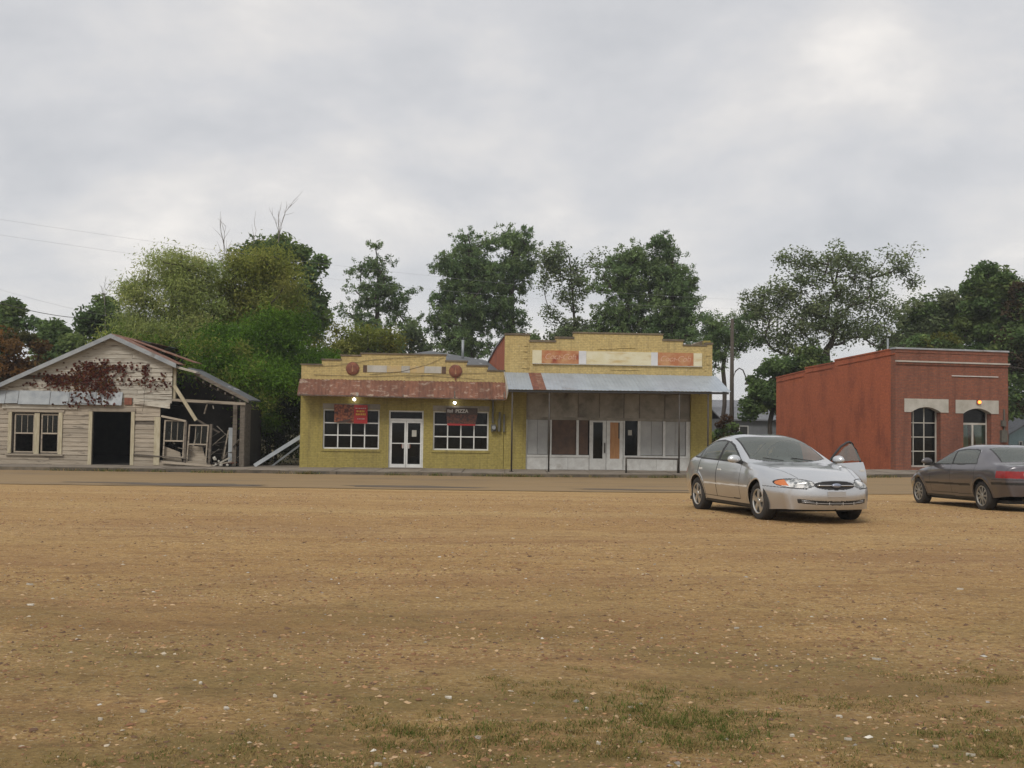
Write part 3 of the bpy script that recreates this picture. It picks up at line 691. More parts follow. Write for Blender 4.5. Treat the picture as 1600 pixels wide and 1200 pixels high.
# collapsed right bay: lean-to roof, beam, posts
slope(8.05, 3.72, 10.75, 2.36, 0.35, 2.2, 'roofing', "lean_to_roof", 0.05)
slope(8.35, 3.46, 10.70, 2.28, 0.22, 0.30, 'oldwood', "lean_to_rake", 0.15)
MB(ZB).beam((7.45, 0.05, 2.36), (10.65, -0.02, 2.23), 0.08, 0.12).build("lintel_beam", 'clap', shack)
MB(ZB).box(10.42, 10.62, 0.0, 0.2, -0.5, 2.3).build("corner_post", 'oldwood', shack)
MB(ZB).box(10.50, 10.60, 0.2, 1.1, -0.55, 2.25).build("side_wall", 'oldwood', shack)
MB(ZB).box(10.48, 10.58, 1.1, 3.1, -0.55, 2.0).build("side_wall", 'shade_wood', shack)
MB(ZB).prism_y([(7.0, -0.5), (10.45, -0.5), (10.45, 2.2), (8.2, 3.4), (7.0, 3.6)], 3.0, 3.1).build("partition_wall", 'shade_wood', shack)
MB(ZB).box(10.02, 10.20, 0.35, 0.5, -0.5, 2.2).build("stud", 'oldwood', shack)
MB(ZB).box(7.5, 7.62, 0.06, 0.2, 2.3, 3.75).build("stud", 'trimwood', shack)
MB(ZB).beam((7.62, -0.12, 2.98), (8.56, -0.02, 1.50), 0.14, 0.06, (0, 1, 0)).build("fallen_plank", 'trimwood', shack)
MB(ZB).beam((8.58, 0.1, 1.52), (9.45, 0.4, 0.98), 0.06, 0.08).build("fallen_plank", 'oldwood', shack)
MB(ZB).beam((8.98, 0.1, 2.2), (8.86, 0.12, 1.78), 0.10, 0.02).build("dangling_board", 'clap', shack)
MB(ZB).beam((9.22, 0.1, 2.14), (9.25, 0.12, 2.0), 0.09, 0.02).build("dangling_board", 'clap_white', shack)
MB(ZB).beam((9.55, 0.6, -0.4), (9.78, 0.6, 1.1), 0.05).build("stud", 'clap', shack)
MB(ZB).box(9.80, 10.02, 0.55, 0.6, -0.45, 1.2).build("wall_panel", 'galv_old', shack)
# leaning double window in the open bay
sash_window(shack, 7.12, 8.02, -0.12, 1.50, 0.10, 'clap', ZB, 3, tilt=0.03, split=0.45)
sash_window(shack, 8.16, 9.02, -0.30, 1.32, 0.02, 'clap', ZB, 3, tilt=0.05, split=0.48)
MB(ZB).beam((7.05, 0.05, 1.66), (8.12, 0.0, 1.46), 0.08, 0.08).build("window_head", 'clap', shack)
MB(ZB).beam((8.10, 0.03, -0.4), (8.12, 0.03, 1.45), 0.09, 0.10).build("window_post", 'oldwood', shack)
MB(ZB).beam((9.14, 0.03, -0.45), (9.20, 0.03, 1.35), 0.10, 0.10).build("window_post", 'oldwood', shack)
MB(ZB).hexa([(8.2, 0.25, -0.45), (9.0, 0.3, -0.45), (9.0, 0.36, -0.45), (8.2, 0.31, -0.45), (8.2, 0.25, 0.42), (8.75, 0.3, 0.36), (8.75, 0.36, 0.36), (8.2, 0.31, 0.42)]).build("wall_panel", 'clap', shack)
MB(ZB).hexa([(7.1, 0.25, -0.3), (7.9, 0.3, -0.3), (7.9, 0.36, -0.3), (7.1, 0.31, -0.3), (7.1, 0.25, 0.38), (7.8, 0.3, 0.12), (7.8, 0.36, 0.12), (7.1, 0.31, 0.38)]).build("wall_panel", 'clap', shack)
MB(ZB).beam((5.95, -0.08, 0.02), (8.2, -0.06, -0.13), 0.05, 0.05).build("sagging_sill", 'oldwood', shack)
MB(ZB).beam((7.2, -0.10, -0.30), (9.3, -0.12, -0.42), 0.07, 0.09).build("sagging_sill", 'clap', shack)
MB(ZB).hexa([(7.05, 0.02, -0.52), (9.6, 0.0, -0.52), (9.6, 0.06, -0.52), (7.05, 0.06, -0.52), (7.05, 0.02, -0.22), (9.6, 0.0, -0.40), (9.6, 0.06, -0.40), (7.05, 0.06, -0.22)]).build("skirt_board", 'clap', shack)

for k in range(22):      # tangle of broken boards in the open bay
    a = Vector((random.uniform(7.3, 10.2), random.uniform(.15, 1.6), random.uniform(-.42, .5))); d_ = Vector((random.uniform(-1, 1), random.uniform(-.3, .3), random.uniform(-.15, .9))).normalized()
    b = a + d_ * random.uniform(.5, 1.5); b.x = min(max(b.x, 7.15), 10.35); b.z = min(b.z, 2.1)
    MB(ZB).beam(a, b, random.uniform(.05, .16), .025).build("broken_board", random.choice(('oldwood', 'clap', 'oldwood', 'shade_wood', 'clap_white')), shack)
for k in range(7):
    u_ = 8.4 + k * .32; zt = 3.50 - (u_ - 8.05) * .5
    MB(ZB).beam((u_, .3, zt), (u_ + random.uniform(-.25, .1), 2.1, zt - random.uniform(.0, .35)), .06, .1).build("rafter", 'oldwood', shack)
# red creeper on the gable
vine = root("creeper_vine", "dark red creeper spread over the peeling gable of the derelict house", "vine", (-22, 43.66, 2.0))
def vine_parts():
    cl = [(4.25, 3.55, .55, .28, 420), (3.45, 3.2, .5, .28, 380), (2.6, 3.05, .4, .2, 240), (4.5, 2.95, .45, .3, 320), (5.4, 3.55, .18, .2, 70), (5.0, 3.75, .5, .1, 70), (4.85, 2.7, .25, .22, 110),
          (6.35, 3.55, .10, .22, 70), (6.1, 3.75, .4, .08, 30), (5.9, 3.1, .6, .18, 60), (6.9, 3.0, .45, .15, 50), (3.7, 2.7, .4, .12, 70), (1.6, 2.95, .3, .1, 30), (3.6, 4.4, .18, .06, 30),
          (4.0, 2.35, .7, .14, 60), (3.2, 2.15, .5, .1, 25), (4.6, 2.2, .4, .1, 25), (2.2, 3.25, .3, .12, 60), (3.9, 3.85, .4, .06, 50), (7.1, 3.3, .2, .15, 25)]
    P = []; F_ = []; C_ = []
    for u, z, su, sz, n_ in cl:
        n_ = int(n_ * .62); a = rng.normal(0, 1, (n_, 2)) + rng.normal(0, .25, (n_, 2)); x = u + a[:, 0] * su * .7; zz_ = z + a[:, 1] * sz * .7
        ok = zz_ < AZ - SL * np.abs(x - AP) - 0.25
        for xx, zq in zip(x[ok], zz_[ok]):
            s = rng.uniform(0.03, 0.07); an = rng.random() * 6.28; t = rng.normal(0, 0.35, 2); y = -rng.uniform(0.02, 0.10) - (0.15 if zq < 2.7 else 0)
            o = len(P)
            for k in range(4):
                aa = an + k * 1.5708; dx_, dz_ = math.cos(aa) * s, math.sin(aa) * s
                P.append((xx + dx_, y + dx_ * t[0] + dz_ * t[1], zq + dz_ - 2.0))
            F_.append((o, o + 1, o + 2, o + 3)); c = np.array((0.135, 0.046, 0.034)) * rng.uniform(0.35, 1.15) + (np.array((0.03, 0.03, 0.0)) if rng.random() < .2 else 0); C_ += [c] * 4
    link("leaves", fast_mesh("leaves", np.array(P), np.array(F_), np.array(C_)), 'leaf', vine)
    mb = MB(2.0)
    for u0, z0, u1, z1 in ((4.6, 2.1, 4.3, 3.7), (4.4, 2.6, 3.2, 3.3), (3.2, 3.3, 2.2, 3.1), (4.4, 3.0, 5.6, 3.6), (6.35, 1.9, 6.35, 3.8), (6.35, 3.0, 7.1, 2.9), (4.5, 2.1, 3.0, 2.2), (6.35, 3.2, 5.5, 3.0)):
        pts = [(u0 + (u1 - u0) * t + random.uniform(-.06, .06), -0.03 - (0.15 if z0 + (z1 - z0) * t < 2.7 else 0), z0 + (z1 - z0) * t + random.uniform(-.06, .06)) for t in np.linspace(0, 1, 7)]
        mb.tube(pts, 0.009, 5)
    mb.build("stems", 'bark', vine)
vine_parts()

# rubble in the open bay
heap = [((9.35, -0.1, -0.42), (9.95, 0.25, -0.05), .16, 'clap_white'), ((9.4, 0.0, -0.35), (10.1, 0.1, -0.2), .2, 'clap'), ((9.2, -0.15, -0.44), (9.8, -0.2, -0.40), .14, 'oldwood'), ((9.6, 0.3, -0.3), (9.85, 0.2, 0.12), .1, 'oldwood'), ((9.1, 0.2, -0.40), (10.2, 0.5, -0.25), .25, 'rust_plain')]
for i, (a, b, w, mt) in enumerate(heap):
    tag(MB().beam(Vector(a) + Vector((-22, 43.7, -0.03)), Vector(b) + Vector((-22, 43.7, -0.03)), w, 0.04).build("rubble_board", mt),
        ["bright broken board propped on the rubble in the collapsed bay", "broken clapboard lying across the rubble in the collapsed bay", "grey board lying flat before the rubble in the collapsed bay", "short grey stick leaning up from the rubble heap", "wide rusty brown board under the rubble heap"][i], "board")
for i, (u, z, s) in enumerate(((9.72, -0.37, .08), (9.98, -0.38, .065), (9.5, -0.36, .05), (9.45, -0.12, .10), (9.62, -0.22, .06))):
    bm = bmesh.new(); bmesh.ops.create_icosphere(bm, subdivisions=1, radius=s)
    for v_ in bm.verts: v_.co *= random.uniform(0.7, 1.25)
    me = bpy.data.meshes.new("rubble_lump"); bm.to_mesh(me); bm.free()
    tag(link("rubble_lump", me, 'offwhite', loc=(-22 + u, 43.5, z)), "pale lump of broken plaster on the rubble of the collapsed house", "rubble", "plaster lumps in the collapsed bay")
# long pale boards lying against the yellow shop
q = MB().beam((-11.05, 44.2, -0.42), (-9.22, 44.9, 0.85), 0.16, 0.05, (0, 1, 0)); tag(q.build("leaning_plank", 'galv_old'), "long pale plank leaning against the left wall of the yellow shop", "plank")
q = MB().beam((-10.6, 45.4, -0.5), (-9.25, 46.0, 0.62), 0.12, 0.06); tag(q.build("leaning_pipe_board", 'galv_old'), "short grey board leaning behind the long pale plank", "board")

# ================================================================== yellow shops
FA = R(4.5); P0 = Vector((-9.2, 44.3, 0)); ZB = -0.45
def fpt(u, v, z): return Vector((P0.x + u * math.cos(FA) - v * math.sin(FA), P0.y + u * math.sin(FA) + v * math.cos(FA), z))
pizza = root("pizza_shop", "single-storey yellow brick shop with stepped parapet and double glass doors", "shop", fpt(0, 0, ZB), FA)
w1 = (1.04, 3.47, 0.35, 2.07); dr = (3.88, 5.38, -0.45, 2.05); w2 = (5.80, 8.23, 0.35, 2.05)
MB(ZB).holes(0.07, 8.88, -0.6, 3.25, 0, 0.3, [w1, (dr[0], dr[1], -0.7, dr[3]), w2]).build("front_wall", 'yellow', pizza)
steps1 = [(0.07, 0.94, 3.96), (0.94, 1.76, 4.18), (1.76, 2.61, 4.38), (2.61, 6.31, 4.48), (6.31, 7.24, 4.21), (7.24, 8.15, 4.03), (8.15, 8.88, 3.82)]
MB(ZB).holes(0.07, 8.88, 3.25, 4.48, 0, 0.3, [(a, b, t, 4.6) for a, b, t in steps1 if t < 4.48]).build("parapet", 'yellow_top', pizza)
for a, b, t in steps1: MB(ZB).box(a - 0.04, b + (0.03 if b < 2.7 else 0.04), -0.035, 0.335, t + 0.002, t + 0.06 + random.uniform(0, 0.02)).build("coping", 'coping', pizza)
MB(ZB).box(0.07, 0.37, 0.3, 14, -0.6, 3.6).build("side_wall", 'yellow', pizza)
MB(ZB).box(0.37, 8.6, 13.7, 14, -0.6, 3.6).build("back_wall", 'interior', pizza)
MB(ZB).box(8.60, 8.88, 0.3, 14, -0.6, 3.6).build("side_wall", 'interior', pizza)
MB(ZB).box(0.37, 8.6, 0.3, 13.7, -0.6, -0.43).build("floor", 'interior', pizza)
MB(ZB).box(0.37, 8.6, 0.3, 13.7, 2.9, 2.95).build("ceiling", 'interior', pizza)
mb = MB(ZB)
rv_ = [(0.07, .32, 3.7), (5.6, .32, 4.1), (8.86, .32, 3.72), (0.07, 15, 4.4), (5.6, 15, 5.72), (8.86, 15, 5.22)]
mb.add(rv_ + [(x, y, z - 0.1) for x, y, z in rv_], [(0, 1, 4, 3), (1, 2, 5, 4), (6, 9, 10, 7), (7, 10, 11, 8), (3, 4, 10, 9), (4, 5, 11, 10), (0, 3, 9, 6), (2, 8, 11, 5), (0, 6, 7, 1), (1, 7, 8, 2)])
roofp = mb.build("roof", 'roofing', pizza)
q = fpt(8.0, 12.0, 0); MB(ZB).tube([(7.4, 12, 4.95), (7.4, 12, 6.15)], 0.075, 10).build("vent_pipe", 'galv_old', roofp, True)
# grid windows
def grid_window(parent, u0, u1, z0, z1, cols, rows, zb, mat='alu', v=0.10, glass='shop_glass', bar=0.05, edge=0.06):
    w = MB(zb).holes(u0, u1, z0, z1, v, v + 0.07, [(u0 + edge, u1 - edge, z0 + edge, z1 - edge)]).build("window_frame", mat, parent)
    cw = (u1 - u0 - 2 * edge) / cols; rh = (z1 - z0 - 2 * edge) / rows
    for i in range(1, cols): MB(zb).box(u0 + edge + cw * i - bar / 2, u0 + edge + cw * i + bar / 2, v + 0.004, v + 0.066, z0 + edge, z1 - edge).build("mullion", mat, w)
    for j in range(1, rows): MB(zb).box(u0 + edge, u1 - edge, v - 0.002, v + 0.060, z0 + edge + rh * j - bar / 2, z0 + edge + rh * j + bar / 2).build("glazing_bar", mat, w)
    for i in range(cols):
        for j in range(rows):
            MB(zb).box(u0 + edge + cw * i + bar / 2, u0 + edge + cw * (i + 1) - bar / 2, v + 0.03, v + 0.036, z0 + edge + rh * j + bar / 2, z0 + edge + rh * (j + 1) - bar / 2).build("pane", glass, w)
    return w
wa = grid_window(pizza, w1[0], w1[1], w1[2], 2.07, 4, 3, ZB); wb = grid_window(pizza, w2[0], w2[1], w2[2], 2.05, 4, 3, ZB)
for a in (w1, w2):
    MB(ZB).box(a[0] - 0.05, a[1] + 0.05, -0.04, 0.0, a[2] - 0.10, a[2] - 0.01).build("window_sill", 'yellow', pizza)
    MB(ZB).box(a[0] - 0.02, a[1] + 0.02, -0.012, 0.0, a[3] + 0.01, a[3] + 0.24).build("window_header", 'transom', pizza)
for (par, u, z, w, h, mt) in ((wa, 3.22, 0.62, .22, .26, 'green_cloth'), (wa, 3.12, 1.28, .08, .2, 'brownboard'), (wb, 6.15, 1.15, .14, .3, 'plywood'), (wb, 7.4, .5, .4, .12, 'greyboard')):
    MB(ZB).box(u - w / 2, u + w / 2, 0.142, 0.146, z - h / 2, z + h / 2).build("notice", mt, par)
# double door with transom
df = MB(ZB).holes(dr[0], dr[1], -0.445, 2.05, 0.08, 0.16, [(dr[0] + .06, dr[1] - .06, -0.445, 1.60), (dr[0] + .06, dr[1] - .06, 1.70, 1.99)]).build("door_frame", 'alu', pizza)
MB(ZB).box(dr[0] + .06, dr[1] - .06, 0.11, 0.116, 1.70, 1.99).build("transom_pane", 'shop_glass', df)
dm = (dr[0] + dr[1]) / 2
for s_, (a, b) in enumerate(((dr[0] + .065, dm - .006), (dm + .006, dr[1] - .065))):
    lf = MB(ZB).holes(a, b, -0.43, 1.595, 0.09, 0.14, [(a + .07, b - .07, -0.28, 0.60), (a + .07, b - .07, 0.64, 1.51)]).build("door", 'alu', pizza)
    MB(ZB).box(a + .07, b - .07, 0.11, 0.116, -0.28, 0.60).build("pane", 'shop_glass', lf); MB(ZB).box(a + .07, b - .07, 0.11, 0.116, 0.64, 1.51).build("pane", 'shop_glass', lf)
    u = b - 0.12 if s_ == 0 else a + 0.12
    MB(ZB).box(u - .02, u + .02, 0.04, 0.09, 0.40, 0.62).build("handle", 'alu', lf)
    MB(ZB).box(u - .07, u + .07, 0.100, 0.106, 0.42, 0.58).build("sticker", 'rust_plain', lf)
MB(ZB).box(4.88, 5.08, 0.102, 0.107, 0.92, 1.2).build("notice", 'offwhite', df)
MB(ZB).box(3.75, 5.5, -0.10, 0.08, -0.45, -0.435).build("threshold", 'concrete', pizza)
M['faded_panel'] = pm("faded_panel_paint", (0.44, 0.36, 0.22), (0.48, 0.34, 0.14), 3, 0.9)
for pts_ in (((0.3, 3.9), (1.5, 3.95), (3.2, 4.25), (5.2, 4.42)), ((3.0, 3.6), (4.4, 3.75), (5.6, 4.1), (6.2, 4.4)), ((0.6, 3.55), (2.9, 3.5), (5.0, 3.62), (8.0, 3.45)), ((4.6, 3.5), (6.0, 3.66), (8.1, 3.75))):
    MB(ZB).tube([(u_, -0.03, z_) for u_, z_ in pts_], 0.007, 5).build("loose_wire", 'iron', pizza)
# faded painted panel between two round signs
for a, b, mt in ((2.72, 2.88, 'brownboard'), (2.9, 3.75, 'offwhite'), (3.76, 4.37, 'faded_panel'), (4.38, 4.75, 'offwhite'), (4.76, 5.37, 'faded_panel'), (5.38, 6.12, 'offwhite'), (6.14, 6.32, 'brownboard')):
    MB(ZB).box(a, b, -0.018, -0.001, 3.70 + random.uniform(-.01, .01), 4.0).build("faded_sign_panel", mt, pizza)
# electrics on the wall
el = root("electric_meter", "dark electric meter boxes and conduit on yellow wall between the shops", "meter", fpt(8.45, -0.02, 1.0), FA)
for a in ((8.36, 8.44, 1.55, 2.75), (8.66, 8.74, 1.2, 2.05), (8.86, 8.93, 1.18, 1.95)):
    MB(1.0).box(a[0] - 8.45, a[1] - 8.45, -0.11, 0.015, a[2], a[3]).build("conduit", 'meter', el)
MB(1.0).box(-.12, .09, -0.2, 0.015, 1.2, 1.5).build("meter_box", 'meter', el)
MB(1.0).lathe([(0.085, -0.28), (0.085, -0.2)], 14, 'y', (-.015, 0, 1.36)).build("meter_dial", 'galv_old', el)
MB(1.0).box(.17, .27, -0.18, 0.015, 1.2, 1.75).build("switch_box", 'meter', el)
# rusty awning
aw = root("rusty_awning", "low rust-red corrugated metal awning over the pizza shop front", "awning", fpt(0, 0, 2.6), FA)
u = 0.02; i = 0
while u < 8.7:
    w = min(random.choice((0.62, 0.64, 0.66)), 8.92 - u)
    corrugated("roof_sheet", w + 0.015, (-0.02 - 0.004 * (i % 2), 3.36 - 0.012 * (i % 2)), (-0.90, 2.68 - 0.05 * u / 9 + random.uniform(-.012, .012)), 'offwhite' if i == 40 else 'rust', aw, 0.012, 9, 2.6, u, 0.022, sag=0.05)
    u += w; i += 1
MB(2.6).box(2.52, 2.60, -0.93, -0.91, 2.62, 2.78).build("pale_strip", 'offwhite', aw)
MB(2.6).beam((0.02, -0.86, 2.645), (8.9, -0.86, 2.575), 0.06, 0.06).build("front_rail", 'oldwood', aw)
for uu in (0.1, 2.3, 4.5, 6.7, 8.85): MB(2.6).beam((uu, 0.0, 3.27), (uu, -0.86, 2.62), 0.05, 0.07).build("rafter", 'oldwood', aw)
for uu in (0.15, 8.8): MB(2.6).beam((uu, 0.0, 2.25 + 0.4), (uu, -0.6, 2.80), 0.04, 0.04).build("bracket", 'iron', aw)
# round signs
for i, (u, z) in enumerate(((2.27, 3.84), (6.74, 3.81))):
    dsc = root("round_sign", ["rusty red round metal sign next to the higher left end of the yellow parapet", "rusty red round metal sign with a hanging tab, nearest the taller store"][i], "sign", fpt(u, -0.02, z), FA)
    MB().lathe([(0.0, -0.075), (0.12, -0.07), (0.22, -0.05), (0.27, -0.02), (0.285, 0.0), (0.285, 0.02)], 28, 'y').build("disc", 'rust_plain', dsc, True)
    MB().lathe([(0.275, -0.022), (0.292, -0.012), (0.292, 0.012)], 28, 'y').build("rim", 'rust', dsc, True)
    MB().prism_y([(-0.028, -0.14), (0.028, -0.14), (0.034, 0.0), (0.013, 0.07), (0.012, 0.15), (-0.012, 0.15), (-0.013, 0.07), (-0.034, 0.0)], -0.082, -0.070).build("bottle_mark", pm("sign_mark_%d" % i, (0.36, 0.22, 0.12), (0.24, 0.10, 0.05), 9, 0.85), dsc)
    if i: MB().prism_y([(-0.02, -0.42), (0.03, -0.42), (0.05, -0.27), (-0.05, -0.27)], -0.012, 0.012).build("bracket_tab", 'rust_plain', dsc)
# bulbs
for i, (u, z) in enumerate(((2.38, 2.50), (6.72, 2.42))):
    lp = root("bulb_lamp", ["lit white bulb above the pizza slice banner", "lit white bulb above the PIZZA lettered banner"][i], "lamp", fpt(u, -0.0, z), FA)
    bm = bmesh.new(); bmesh.ops.create_uvsphere(bm, u_segments=12, v_segments=8, radius=0.062); me = bpy.data.meshes.new("bulb"); bm.to_mesh(me); bm.free()
    link("bulb", me, 'bulb', lp, (0, -0.16, 0)); MB().lathe([(0.03, -0.11), (0.05, -0.05), (0.05, 0.01)], 10, 'y').build("socket", 'black', lp)
# banners
def banner_mat(name, a, b, c):
    mt, n, l, bs = _new(name); bs.inputs["Roughness"].default_value = 0.55
    tc = n.new("ShaderNodeTexCoord"); v = n.new("ShaderNodeTexVoronoi"); v.inputs["Scale"].default_value = 11; l.new(tc.outputs["Object"], v.inputs["Vector"])
    r = n.new("ShaderNodeValToRGB"); r.color_ramp.elements[0].color = c4(a); r.color_ramp.elements[1].color = c4(b); r.color_ramp.elements[1].position = 0.42
    k_ = r.color_ramp.elements.new(0.22); k_.color = c4(c)
    ns = n.new("ShaderNodeTexNoise"); ns.inputs["Scale"].default_value = 5; l.new(tc.outputs["Object"], ns.inputs["Vector"])
    mm = n.new("ShaderNodeMath"); mm.operation = 'MULTIPLY'; l.new(ns.outputs[0], mm.inputs[0]); mm.inputs[1].default_value = 1.1
    ad = n.new("ShaderNodeMath"); ad.operation = 'MULTIPLY'; l.new(v.outputs[0], ad.inputs[0]); l.new(mm.outputs[0], ad.inputs[1])
    l.new(ad.outputs[0], r.inputs[0]); l.new(r.outputs[0], bs.inputs["Base Color"]); return mt
M['pizza_print'] = banner_mat("pizza_print", (0.30, 0.13, 0.05), (0.07, 0.02, 0.014), (0.26, 0.07, 0.03))
M['pizza_print2'] = banner_mat("pizza_print_dark", (0.15, 0.06, 0.035), (0.035, 0.018, 0.014), (0.10, 0.035, 0.02))
M['ban_red'] = pm("banner_red", (0.40, 0.02, 0.02), (0.32, 0.018, 0.018), 3, 0.5)
M['ban_dark'] = pm("banner_dark", (0.04, 0.028, 0.022), (0.06, 0.035, 0.025), 3, 0.5)
M['ban_yel'] = pm("banner_yellow", (0.6, 0.36, 0.04), (0.55, 0.3, 0.04), 3, 0.5)
M['ban_white'] = pm("banner_white", (0.55, 0.53, 0.48), (0.45, 0.43, 0.4), 3, 0.5)
def text_on(s, size, u, z, v, mat, parent, zb, name="lettering", **kw):
    me = text_mesh(s, size, 0.002, **kw); return link(name, me, mat, parent, (u, v, z - zb), (R(90), 0, 0))
b1 = root("banner", "red banner with a pizza slice picture hung over a shop window", "banner", fpt(1.53, -0.03, 1.46), FA)
MB(1.46).hexa([(0, -.03, 1.49), (.84, -.04, 1.49), (.84, -.032, 1.49), (0, -.022, 1.49), (-.02, -.03, 2.28), (.84, -.03, 2.27), (.84, -.022, 2.27), (-.02, -.022, 2.28)]).build("picture_panel", 'pizza_print', b1)
MB(1.46).prism_y([(0.02, 1.50), (.5, 1.49), (.83, 1.72), (.55, 1.62)], -0.047, -0.041).build("dark_corner", 'ban_dark', b1)
MB(1.46).hexa([(.842, -.04, 1.46), (1.42, -.03, 1.46), (1.42, -.022, 1.46), (.842, -.032, 1.46), (.842, -.03, 2.27), (1.42, -.03, 2.26), (1.42, -.022, 2.26), (.842, -.022, 2.27)]).build("red_panel", 'ban_red', b1)
for (a, b_, z, h, mt) in ((.90, 1.36, 2.12, .03, 'ban_white'), (.95, 1.30, 1.99, .085, 'ban_yel'), (.92, 1.34, 1.86, .085, 'ban_yel'), (.98, 1.30, 1.66, .03, 'ban_white')):
    uu = a
    while uu < b_:
        ww = random.uniform(.03, .07); MB(1.46).box(uu, min(uu + ww, b_), -0.048, -0.042, z - h / 2 * random.uniform(.8, 1.1), z + h / 2 * random.uniform(.8, 1.1)).build("printed_stroke", mt, b1); uu += ww + .022
b2 = root("banner", "dark banner lettered PIZZA above a brown pizza picture", "banner", fpt(6.38, -0.03, 1.42), FA)
MB(1.42).hexa([(-.02, -.03, 1.93), (1.34, -.03, 1.91), (1.34, -.022, 1.91), (-.02, -.022, 1.93), (-.02, -.03, 2.21), (1.35, -.03, 2.2), (1.35, -.022, 2.2), (-.02, -.022, 2.21)]).build("dark_panel", 'ban_dark', b2)
MB(1.42).hexa([(.03, -.04, 1.52), (1.27, -.04, 1.50), (1.27, -.03, 1.50), (.03, -.03, 1.52), (-.02, -.03, 1.928), (1.34, -.03, 1.908), (1.34, -.022, 1.908), (-.02, -.022, 1.928)]).build("picture_panel", 'pizza_print2', b2)
MB(1.42).hexa([(.03, -.04, 1.43), (1.25, -.04, 1.43), (1.25, -.03, 1.43), (.03, -.03, 1.43), (.03, -.04, 1.518), (1.27, -.04, 1.498), (1.27, -.03, 1.498), (.03, -.03, 1.518)]).build("red_strip", 'ban_red', b2)
text_on("PIZZA", 0.205, .66, 2.055, -0.036, 'ban_white', b2, 1.42, bold=0.006)
for k in range(5): MB(1.42).box(.03 + k * .05, .06 + k * .05, -0.037, -0.031, 1.98 + .02 * random.random(), 2.14 - .05 * random.random()).build("printed_stroke", 'ban_white', b2)

# ------------------------------------------------------------------ taller store
store = root("old_store", "taller yellow brick store with boarded whitish shopfront and stepped parapet", "shop", fpt(8.9, 0, ZB), FA)
US = 8.9
class SB(MB):
    def add(s, vs, fs): return MB.add(s, [(p[0] - US, p[1], p[2]) for p in vs], fs)
sf = (9.88, 17.25)
SB(ZB).holes(8.9, 18.2, -0.6, 3.25, 0, 0.3, [(sf[0], sf[1], -0.7, 3.02)]).build("front_wall", 'yellow', store)
steps2 = [(8.9, 9.99, 5.44), (9.99, 11.13, 5.16), (11.13, 11.93, 5.33), (11.93, 15.95, 5.58), (15.95, 16.87, 5.32), (16.87, 17.93, 5.12), (17.93, 18.2, 5.20)]
SB(ZB).holes(8.9, 18.2, 3.25, 5.58, 0, 0.3, [(a, b, t, 5.7) for a, b, t in steps2 if t < 5.58]).build("parapet", 'yellow_top', store)
for a, b, t in steps2: SB(ZB).box(a - 0.03, b + 0.03, -0.04, 0.34, t + 0.002 + random.uniform(0, .006), t + 0.07 + random.uniform(0, 0.03)).build("coping", 'coping', store)
side_poly = [(0.3, -0.6), (15, -0.6), (15, 4.86), (11, 5.08), (6, 5.30), (0.3, 5.40)]
SB(ZB).prism_x(side_poly, 8.9, 9.2).build("side_wall", 'redbrick_side', store)
SB(ZB).prism_x([(0.30, 5.405), (6, 5.305), (11, 5.085), (15, 4.865), (15, 4.95), (11, 5.17), (6, 5.39), (0.30, 5.49)], 8.84, 9.24).build("side_coping", 'galv_old', store)
SB(ZB).prism_x(side_poly, 17.9, 18.2).build("side_wall", 'yellow', store)
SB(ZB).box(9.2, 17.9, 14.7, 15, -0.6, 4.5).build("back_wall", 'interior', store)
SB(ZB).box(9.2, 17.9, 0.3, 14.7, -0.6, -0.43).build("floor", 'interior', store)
SB(ZB).hexa([(9.2, .3, 4.75), (17.9, .3, 4.75), (17.9, 15, 4.4), (9.2, 15, 4.4), (9.2, .3, 4.85), (17.9, .3, 4.85), (17.9, 15, 4.5), (9.2, 15, 4.5)]).build("roof", 'roofing', store)
SB(ZB).prism_y([(17.0, 5.0), (18.15, 5.0), (18.15, 5.42), (17.9, 5.42)], 0.6, 2.2).build("roof_hatch", 'coping', store)
# brick trim strips on the parapet
for a, b, z0, z1 in ((9.9, 9.96, 3.95, 5.15), (9.72, 9.9, 4.98, 5.02), (9.72, 9.9, 4.72, 4.76), (9.72, 9.9, 4.42, 4.46), (9.65, 9.98, 3.98, 4.02), (13.0, 13.9, 4.90, 4.95), (13.75, 14.7, 4.97, 5.01), (13.6, 14.9, 3.99, 4.03), (17.85, 17.9, 4.0, 5.05), (17.9, 18.1, 4.7, 4.74), (17.9, 18.1, 4.3, 4.34)):
    SB(ZB).box(a, b, -0.03, 0.0, z0, z1).build("brick_trim", 'yellow_top', store)
# shopfront
V0 = 0.12
SB(ZB).box(sf[0], sf[1], V0 + .002, V0 + 0.1, 1.74, 1.86).build("transom_bar", 'transom', store)
SB(ZB).box(sf[0], sf[1], V0 + .002, V0 + 0.1, 2.94, 3.02).build("head_beam", 'oldwood', store)
edges = [9.88, 10.93, 12.2, 13.15, 14.25, 14.95, 16.1, 17.25]
for a, b in zip(edges[:-1], edges[1:]): SB(ZB).box(a + .015, b - .015, V0 + .03, V0 + .08, 1.862, 2.938).build("transom_panel", 'transom', store)
for x in edges[1:-1]: SB(ZB).box(x - .014, x + .014, V0, V0 + .082, 1.862, 2.938).build("transom_mullion", 'oldwood', store)
lower = [(9.94, 10.86, 'greyboard'), (11.03, 12.11, 'brownboard'), (12.24, 12.66, 'brownboard'), (14.32, 14.86, 'shop_glass'), (15.0, 16.0, 'greyboard'), (16.1, 17.05, 'greyboard')]
for a, b, mt in lower:
    if mt == 'shop_glass': SB(ZB).box(a, b, V0 + .05, V0 + .056, 0.22, 1.735).build("pane", mt, store)
    else:
        mid = (a + b) / 2 if mt == 'greyboard' and b - a > .8 else None
        for p, q_ in (((a, mid - .006), (mid + .006, b)) if mid else ((a, b),)): SB(ZB).box(p, q_, V0 + .05 + random.uniform(0, .008), V0 + .08, 0.22, 1.735).build("board", mt, store)
